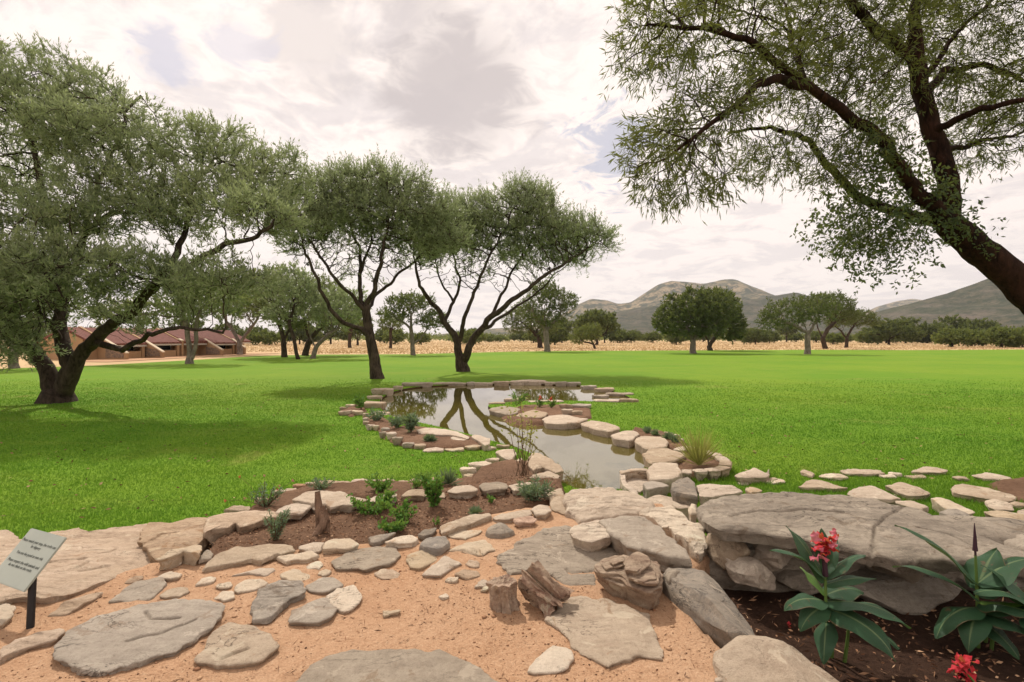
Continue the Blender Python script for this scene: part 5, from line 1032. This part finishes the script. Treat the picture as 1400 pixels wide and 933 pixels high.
# azimuth: 0 = right, 90 = away from the viewer, 180 = left, 270 = towards the viewer
cz = .10
c1, b1 = canna(1130, 906, cz, .62, (.005, .03), [(.62, 165, 52, .30, .085, 1.4, 'canna'), (.60, 135, 62, .30, .09, .5, 'canna'), (.45, 185, 20, .24, .10, 1.5, 'canna'), (.42, 205, 0, .22, .09, 1.2, 'canna'), (.62, 12, 42, .27, .07, 1.0, 'canna'), (.58, -8, 22, .24, .065, .6, 'canna'), (.66, 40, 55, .22, .06, .7, 'canna'),
     (.45, -28, 18, .36, .12, 1.3, 'canna'), (.40, -55, 8, .34, .12, 1.5, 'canna'), (.38, -20, -5, .34, .11, .9, 'canna'), (.50, 20, 10, .28, .10, .9, 'canna'), (.30, 235, -15, .22, .08, 1.2, 'canna'), (.50, 110, 40, .17, .05, .6, 'canna_y'), (.72, 70, 70, .18, .06, .3, 'canna')], 'canna with broad dark leaves and a coral red flower head', extra_stems=((.06, .05, .28), (.10, .0, .22), (.02, .07, .3)))
def flower(parent, c, n, r, m='flower_red', seed=1, name='flower'):
    rng = random.Random(seed); obs = []
    V = []; Fc = []
    for i in range(n):
        az = rng.uniform(0, 6.28); el = rng.uniform(-.5, 1.2); L = r*rng.uniform(.55, 1.1); W = r*rng.uniform(.25, .6); me = blade_mesh('p', c+Vector((rng.uniform(-.2, .2)*r, rng.uniform(-.2, .2)*r, rng.uniform(-.5, .6)*r)), az, el, L, W, rng.uniform(0, 2.), fold=.3, wav=.25, seed=i)
        k = len(V); V += [tuple(v.co) for v in me.vertices]; Fc += [tuple(q+k for q in p.vertices) for p in me.polygons]; bpy.data.meshes.remove(me)
    return link(name, py_mesh(name, V, Fc, 180), M[m], parent)
flower(c1, Vector((.0, .02, .67)), 22, .085, 'flower_red', 3); flower(c1, Vector((-.05, -.0, .655)), 4, .10, 'flower_pink', 8); flower(c1, Vector((.03, .0, .72)), 5, .075, 'flower_pink', 12)
link('seed_head', tube_mesh('seed_head', [Vector((.004, .02, .50)), Vector((.0, .02, .57)), Vector((.0, .02, .65))], .016, .012), M['bud'], c1)
c2, b2 = canna(1337, 886, cz, .56, (.0, .02), [(.55, 150, 55, .44, .11, 1.0, 'canna'), (.42, 165, 40, .42, .09, 1.1, 'canna'), (.50, 20, 62, .26, .15, .7, 'canna'), (.45, 5, 28, .24, .10, .7, 'canna'), (.35, 195, 8, .34, .13, 1.6, 'canna'), (.32, 220, 2, .30, .11, 1.5, 'canna'), (.38, -60, 25, .26, .13, .9, 'canna'), (.40, -30, 15, .20, .07, .4, 'canna_y'), (.30, -55, 12, .34, .15, 1.6, 'canna'), (.34, -25, 25, .36, .15, 1.3, 'canna'), (.55, -5, 45, .30, .13, .8, 'canna'), (.25, -80, -10, .22, .09, .9, 'canna')], 'canna with a dark purple flower spike in front of the giant slab', extra_stems=((.05, -.03, .2), (.08, .04, .24)))
link('flower_bud', tube_mesh('flower_bud', [Vector((0, .02, .50)), Vector((0, .02, .57)), Vector((-.002, .02, .60))], .006, .006), M['bud'], c2)
link('flower_bud', tube_mesh('flower_bud', [Vector((-.002, .02, .59)), Vector((-.003, .02, .62)), Vector((-.004, .02, .68)), Vector((-.006, .02, .72)), Vector((-.007, .02, .76))], .015, .002), M['bud'], c2)
c3, b3 = canna(1425, 905, cz, .46, (.0, .02), [(.5, 175, 40, .34, .14, 1.3, 'canna'), (.5, 150, 55, .3, .12, .8, 'canna'), (.4, 230, 20, .32, .14, 1.6, 'canna'), (.5, 30, 50, .3, .13, .8, 'canna'), (.5, 300, 30, .3, .13, 1.2, 'canna')], 'leafy canna half out of view beside the budding canna')
fl = thing('fallen_flower', tuple(at(1318, 925, cz+.02)), 'fallen crimson canna flower lying on the dark soil', 'flower'); flower(fl, Vector((0, 0, .03)), 18, .085, 'flower_red', 21, 'petals'); link('stalk', tube_mesh('stalk', [Vector((-.0, -.09, .0)), Vector((0, -.04, .02)), Vector((0, 0, .03))], .006, .004), M['green_stem'], fl)
fl = thing('fallen_petal', tuple(at(1078, 856, cz+.01)), 'small red petal dropped on soil beside the boulders', 'petal'); flower(fl, Vector((0, 0, .015)), 5, .035, 'flower_red', 31, 'petals')

def clump(name, crop, x, y, z, h, spread, n, LL, LW, m, label, seed, cat='plant', stems=6, up=.9, kind='bush', group=None):
    ox, oy, k = CR[crop]; b = at(ox+x/k, oy+y/k, z); root = thing(name, tuple(b), label, cat, group); rng = np.random.default_rng(seed); P = []; Dv = []
    for i in range(stems):
        a = rng.random()*6.28; tip = np.array([math.cos(a)*spread*rng.uniform(.3, 1), math.sin(a)*spread*rng.uniform(.3, 1), h*rng.uniform(.65, 1.05)])
        if kind == 'rosette':
            t = np.zeros(n//stems); P.append(rng.normal(0, .015, (n//stems, 3))*np.array([1, 1, .2])+np.array([0, 0, .0])); Dv.append(unit(tip[None]*.9+rng.normal(0, .35*h, (n//stems, 3)))); continue
        t = rng.random(n//stems)**.7*.95+.05; c = tip[None]*t[:, None]*np.array([1, 1, 1]); P.append(c+rng.normal(0, spread*.07, c.shape)); Dv.append(unit(rng.normal(size=c.shape)+np.array([0, 0, up*.6])+tip[None]/h*.4))
        link('stem', tube_mesh('stem', [np.array([0, 0, -.03]), tip*.5+rng.normal(0, .01, 3), tip*.97], .006, .003, 5), M['stem'], root)
    P = np.concatenate(P); P[:, 2] = np.maximum(P[:, 2], .004); Dv = np.concatenate(Dv); Dv[:, 2] = np.maximum(Dv[:, 2], -.2); q = len(P)
    link('foliage', leaf_mesh('foliage', P, Dv, LL*(.6+.7*rng.random(q)), LW*(.7+.6*rng.random(q)), rng), M[m], root); return root
clump('leafy_shrub', 'E', 545, 322, .25, .34, .13, 800, .05, .03, 'shrub', 'upright glossy green shrub in the brown flower bed', 1, 'shrub', 14)
clump('leafy_shrub', 'E', 300, 455, .25, .21, .17, 380, .042, .026, 'shrub', 'bright green shrub leaning to the flower bed edge', 2, 'shrub', 8)
clump('leafy_shrub', 'E', 200, 505, .25, .10, .22, 260, .045, .024, 'shrub', 'low creeping green sprig at the flower bed edge', 9, 'shrub', 6)
clump('leafy_shrub', 'E', 50, 380, .25, .17, .27, 460, .042, .026, 'shrub', 'loose light green shrub by the long slabs', 3, 'shrub', 12)
clump('leafy_shrub', 'E', 150, 335, .25, .20, .14, 260, .042, .022, 'shrub', 'light green shoots rising against the slab wall', 4, 'shrub', 7)
clump('rosemary_plant', 'D', 555, 585, .25, .26, .16, 700, .04, .008, 'greygreen', 'grey green needle leaved plant near the dead stump', 5, 'plant', 16)
clump('dianthus_plant', 'F', 520, 265, .25, .20, .22, 1000, .07, .010, 'greygreen', 'bushy grey green clump in the corner of the flower bed', 6, 'plant', 16)
clump('dianthus_plant', 'F', 60, 365, .25, .12, .16, 300, .07, .010, 'greygreen', 'low grey green tuft beside the long edge stone', 7, 'plant', 8, kind='rosette')
clump('seedling', 'F', 180, 285, .25, .08, .05, 90, .03, .018, 'shrub', 'tiny green seedling with a pale flower', 8, 'plant', 4)
clump('seedling', 'E', 565, 465, .25, .07, .05, 70, .03, .014, 'shrub', 'tiny green seedling at the stone edge', 18, 'plant', 4)
clump('creeping_plant', 'D', 930, 172, .12, .10, .20, 360, .04, .014, 'greygreen', 'flat grey green mat behind the big flower bed slab', 10, 'plant', 10)
clump('creeping_plant', 'E', 130, 185, .12, .16, .24, 420, .05, .022, 'shrub', 'dark green low plant behind the slab wall', 11, 'plant', 10)
clump('creeping_plant', 'E', 400, 155, .12, .16, .22, 300, .06, .016, 'shrub', 'grassy green tuft behind the slab wall', 12, 'plant', 8)
clump('creeping_plant', 'E', 660, 130, .12, .22, .10, 160, .20, .014, 'greygreen', 'upright grey green blades behind the slab wall', 13, 'plant', 8, kind='rosette')
wr = clump('wild_rose', 'D', 480, 310, .12, .22, .22, 420, .035, .016, 'greygreen', 'thin stemmed rose bush with tiny pink blooms at the lawn edge', 14, 'shrub', 14)
for i, (x, y) in enumerate(((278, 70), (475, 68), (590, 142), (578, 172), (704, 102), (145, 262), (318, 240))):
    p = atd(280+x/5.833, 640+y/5.833, wr.location.y+.1); p.x = max(min(p.x, wr.location.x+.5), wr.location.x-.5); q = p-wr.location; link('stem', tube_mesh('stem', [Vector((0, 0, 0)), q*.55+Vector((0, 0, .04)), q], .003, .0015, 4), M['stem'], wr); flower(wr, q, 6, .022, 'flower_red' if i in (0, 3, 5) else 'flower_pink', 50+i, 'flower')
clump('marsh_plant', 'A', 595, 470, .07, .34, .18, 360, .13, .035, 'greygreen', 'broad leaved grey green plant at the pond shore bed', 15, 'plant', 10)
clump('marsh_plant', 'A', 480, 435, .06, .22, .22, 300, .12, .025, 'greygreen', 'smaller grey green tuft at the pond shore', 16, 'plant', 8)
clump('marsh_plant', 'A', 745, 550, .07, .28, .28, 380, .14, .022, 'greygreen', 'spiky grey green tuft in the bare shore bed', 17, 'plant', 10, kind='rosette')
clump('marsh_plant', 'A', 200, 290, .06, .35, .25, 200, .12, .05, 'shrub', 'green plant in the small stone pocket by the pond', 19, 'plant', 6)
clump('marsh_plant', 'A', 330, 385, .06, .25, .3, 260, .10, .03, 'greygreen', 'low trailing plant with violet tips beside the shore stones', 20, 'plant', 8)
for i, (x, y) in enumerate(((455, 312), (545, 318))):
    r_ = clump('red_flower_plant', 'B', x, y+18, .05, .2, .16, 130, .08, .03, 'shrub', 'small plant with red blooms on the island bed', 60+i, 'plant', 5, group='red flowered plants on the island bed'); flower(r_, Vector((0, 0, .24)), 10, .09, 'flower_red', 70+i)
clump('island_plant', 'B', 270, 310, .1, .3, .4, 160, .12, .03, 'shrub', 'low green plant behind the first kerb slab', 64, 'plant', 6)
clump('grass_tuft', 'C', 790, 450, .1, .55, .22, 180, .55, .014, 'yellowgrass', 'thin yellow green grass tuft in the round stone bed', 65, 'grass tuft', 12, kind='rosette')
for i, (x, y) in enumerate(((380, 190), (450, 208), (545, 235), (600, 262))): clump('kerb_plant', 'C', x, y, .1, .2, .16, 140, .13, .022, 'greygreen', 'short grey green tuft in the narrow strip behind the pond kerb', 80+i, 'plant', 6, kind='rosette', group='tufts in the strip behind the pond kerb')
def sapling():
    b = at(715, 660, .12); root = thing('bare_sapling', tuple(b), 'bare twiggy sapling with a few yellow green leaves in the corner bed', 'sapling'); rng = np.random.default_rng(9); P = []; 
    for i in range(12):
        a = rng.random()*6.28; h = rng.uniform(.5, 1.1); tip = np.array([math.cos(a)*.25*rng.random(), math.sin(a)*.2*rng.random(), h]); link('stem', tube_mesh('stem', [np.array([rng.normal(0, .06), rng.normal(0, .06), -.03]), tip*.5+rng.normal(0, .03, 3), tip], .007, .002, 5), M['stem'], root)
        if i < 5: P.append(tip[None]*rng.uniform(.65, 1.05, (26, 1))+rng.normal(0, .05, (26, 3)))
    P = np.concatenate(P); link('foliage', leaf_mesh('foliage', P, unit(rng.normal(size=P.shape)), .05+.03*rng.random(len(P)), .02+.01*rng.random(len(P)), rng), M['yellowgrass'], root)
    k = 260; B = np.c_[rng.normal(0, .3, k), rng.normal(-.05, .22, k), np.full(k, .0)]; link('straw', leaf_mesh('straw', B, unit(np.c_[rng.normal(0, 1, k), rng.normal(0, 1, k), rng.random(k)*.8]), .15+.15*rng.random(k), np.full(k, .005), rng), M['deadwood'], root)
sapling()
def stump():
    b = at(433, 733, .25); root = thing('dead_stump', tuple(b), 'weathered split dead stump standing in the flower bed', 'stump')
    for P, r0, r1 in (([(-.02, .14, -.04), (-.035, .16, .16), (-.06, .17, .34)], .05, .028), ([(.03, .10, -.04), (.045, .08, .12), (.0, .12, .22)], .05, .03), ([(-.01, -.03, -.03), (.02, .02, .06), (.055, .07, .12)], .04, .035), ([(.07, .06, -.03), (.06, .08, .1), (.04, .1, .2)], .03, .02)):
        Q = [np.array(P[0])*(1-t)**2+2*np.array(P[1])*t*(1-t)+np.array(P[2])*t*t for t in np.linspace(0, 1, 9)]; me = tube_mesh('root_piece', Q, r0, r1, 11)
        for v in me.vertices: d = fr(v.co.x*30, v.co.y*30, v.co.z*6, 4)*.018; v.co += Vector((d, -d*.6, d*.4))
        link('root_piece', me, M['deadwood'], root)
    return root
stump()

# ---------------------------------------------------------------- litter and gravel
def litter(name, n, X, Y, Z, L, W, m, label, seed, flat=.25):
    rng = np.random.default_rng(seed); P = np.c_[X, Y, Z]; d = unit(np.c_[rng.normal(size=(n, 2)), rng.normal(0, flat, n)]); me = leaf_mesh(name, P, d, L, W, rng); return tag(link(name, me, M[m]), label, 'litter', kind='stuff')
def scatter():
    rng = np.random.default_rng(12)
    n = 1500; X = rng.uniform(1.0, 3.6, n); Y = rng.uniform(2.3, 3.7, n); k = sdist(X, Y, TERR) > .12; X, Y = X[k], Y[k]; n = len(X); litter('bark_litter', n, X, Y, np.full(n, .125), .02+.05*rng.random(n)**2, .006+.012*rng.random(n), 'chip', 'brown bark chips and dry leaves scattered over the canna bed soil', 1)
    P = BEDS[0]; A = np.array(P); n = 9000; X = rng.uniform(A[:, 0].min(), A[:, 0].max(), n); Y = rng.uniform(A[:, 1].min(), A[:, 1].max(), n); k = inpoly(X, Y, P); X, Y = X[k], Y[k]; n = len(X); litter('bark_litter', n, X, Y, np.full(n, .272), .012+.035*rng.random(n)**2, .004+.01*rng.random(n), 'chip', 'small bark chips scattered over the brown flower bed', 2)
    # pebbles and crumbs on the sand: tiny octahedra
    n = 14000; Y = 2.2+rng.random(n)**1.4*3.2; X = rng.uniform(-1.1, .55, n)*Y; k = (sdist(X, Y, TERR) < -.03) & (rng.random(n) < np.clip(.5+2.2*vnoise(X, Y, 2.1, 55), .05, 1)); X, Y = X[k], Y[k]; n = len(X); Z = terr_z(X, Y); s = .002+.006*rng.random(n)**5; a = rng.random(n)*6.28
    o = np.array([[1, 0, 0], [0, 1, 0], [-1, 0, 0], [0, -1, 0], [0, 0, .8], [0, 0, -.6]]); ca, sa = np.cos(a), np.sin(a); st = .6+.8*rng.random(n); V = np.stack([np.stack([(q[0]*ca*st-q[1]*sa)*s, (q[0]*sa*st+q[1]*ca)*s, np.full(n, q[2])*s*.8], -1) for q in o], 1)+np.c_[X, Y, Z+s*.3][:, None]
    f = np.array([[0, 1, 4], [1, 2, 4], [2, 3, 4], [3, 0, 4], [1, 0, 5], [2, 1, 5], [3, 2, 5], [0, 3, 5]]); Fc = (f[None]+6*np.arange(n)[:, None, None]).reshape(-1, 3); me = np_mesh('gravel', V.reshape(-1, 3), Fc, 3)
    t = np.repeat(rng.random(n), 8).astype(np.float32); at_ = me.attributes.new('tint', 'FLOAT', 'FACE'); at_.data.foreach_set('value', t); tag(link('gravel', me, M['chip']), 'tiny gravel crumbs on the orange sand', 'gravel', kind='stuff')
    n = 420; Y = 2.3+rng.random(n)*2.6; X = rng.uniform(-1.0, .5, n)*Y
    k = sdist(X, Y, TERR) < -.05; X, Y = X[k], Y[k]; n = len(X); Z = terr_z(X, Y); s = .006+.013*rng.random(n)**3; a = rng.random(n)*6.28; ca, sa = np.cos(a), np.sin(a); st = .7+.7*rng.random(n)
    o2 = np.array([[1, 0, 0], [.6, .75, .15], [-.2, 1, 0], [-1, .2, .1], [-.6, -.8, 0], [.4, -.9, .1], [.15, .1, .55], [0, 0, -.5]]); V = np.stack([np.stack([(q[0]*ca*st-q[1]*sa)*s, (q[0]*sa*st+q[1]*ca)*s, np.full(n, q[2])*s], -1) for q in o2], 1)+np.c_[X, Y, Z+s*.12][:, None]
    f = np.array([[i, (i+1) % 6, 6] for i in range(6)]+[[(i+1) % 6, i, 7] for i in range(6)]); me = np_mesh('pebbles', V.reshape(-1, 3), (f[None]+8*np.arange(n)[:, None, None]).reshape(-1, 3), 3)
    at_ = me.attributes.new('tint', 'FLOAT', 'FACE'); at_.data.foreach_set('value', np.repeat(.35+.65*rng.random(n), 12).astype(np.float32)); tag(link('pebbles', me, M['chip']), 'loose small pebbles strewn over the orange sand', 'pebbles', kind='stuff')
    n = 900; Y = 5+rng.random(n)*14; X = rng.uniform(-1., 1., n)*Y; k = ~inpoly(X, Y, [(p.x, p.y) for p in POND]) & (sdist(X, Y, TERR) > .2); X, Y = X[k], Y[k]; n = len(X); litter('fallen_leaves', n, X, Y, np.full(n, .03), .03+.05*rng.random(n), .012+.02*rng.random(n), 'chip', 'scattered dry leaves lying on the lawn', 6)
    n = 4200; Y = 2.3+rng.random(n)*2.2; X = rng.uniform(-.95, .5, n)*Y; k = sdist(X, Y, TERR) < -.05; X, Y = X[k], Y[k]; n = len(X); litter('twig_litter', n, X, Y, terr_z(X, Y)+.004, .012+.05*rng.random(n)**3, .002+.005*rng.random(n), 'chip', 'bits of twig and bark on the orange sand', 5)
scatter()

# ---------------------------------------------------------------- air
def haze():
    x0, x1, y0, y1, z0, z1 = -5200, 5200, -120, 5200, -4, 900; V = [(x, y, z) for x in (x0, x1) for y in (y0, y1) for z in (z0, z1)]; Fc = [(0, 1, 3, 2), (4, 6, 7, 5), (0, 4, 5, 1), (2, 3, 7, 6), (0, 2, 6, 4), (1, 5, 7, 3)]
    s = NT('haze_air'); v = s.n('ShaderNodeVolumePrincipled'); v.inputs['Color'].default_value = (.86, .88, .95, 1); v.inputs['Density'].default_value = .00007; v.inputs['Anisotropy'].default_value = .2; s.l(v.outputs[0], s.out.inputs['Volume'])
    tag(link('haze', py_mesh('haze', V, Fc), s.m), 'thin pale air softening the hills', 'haze', kind='stuff')
haze()
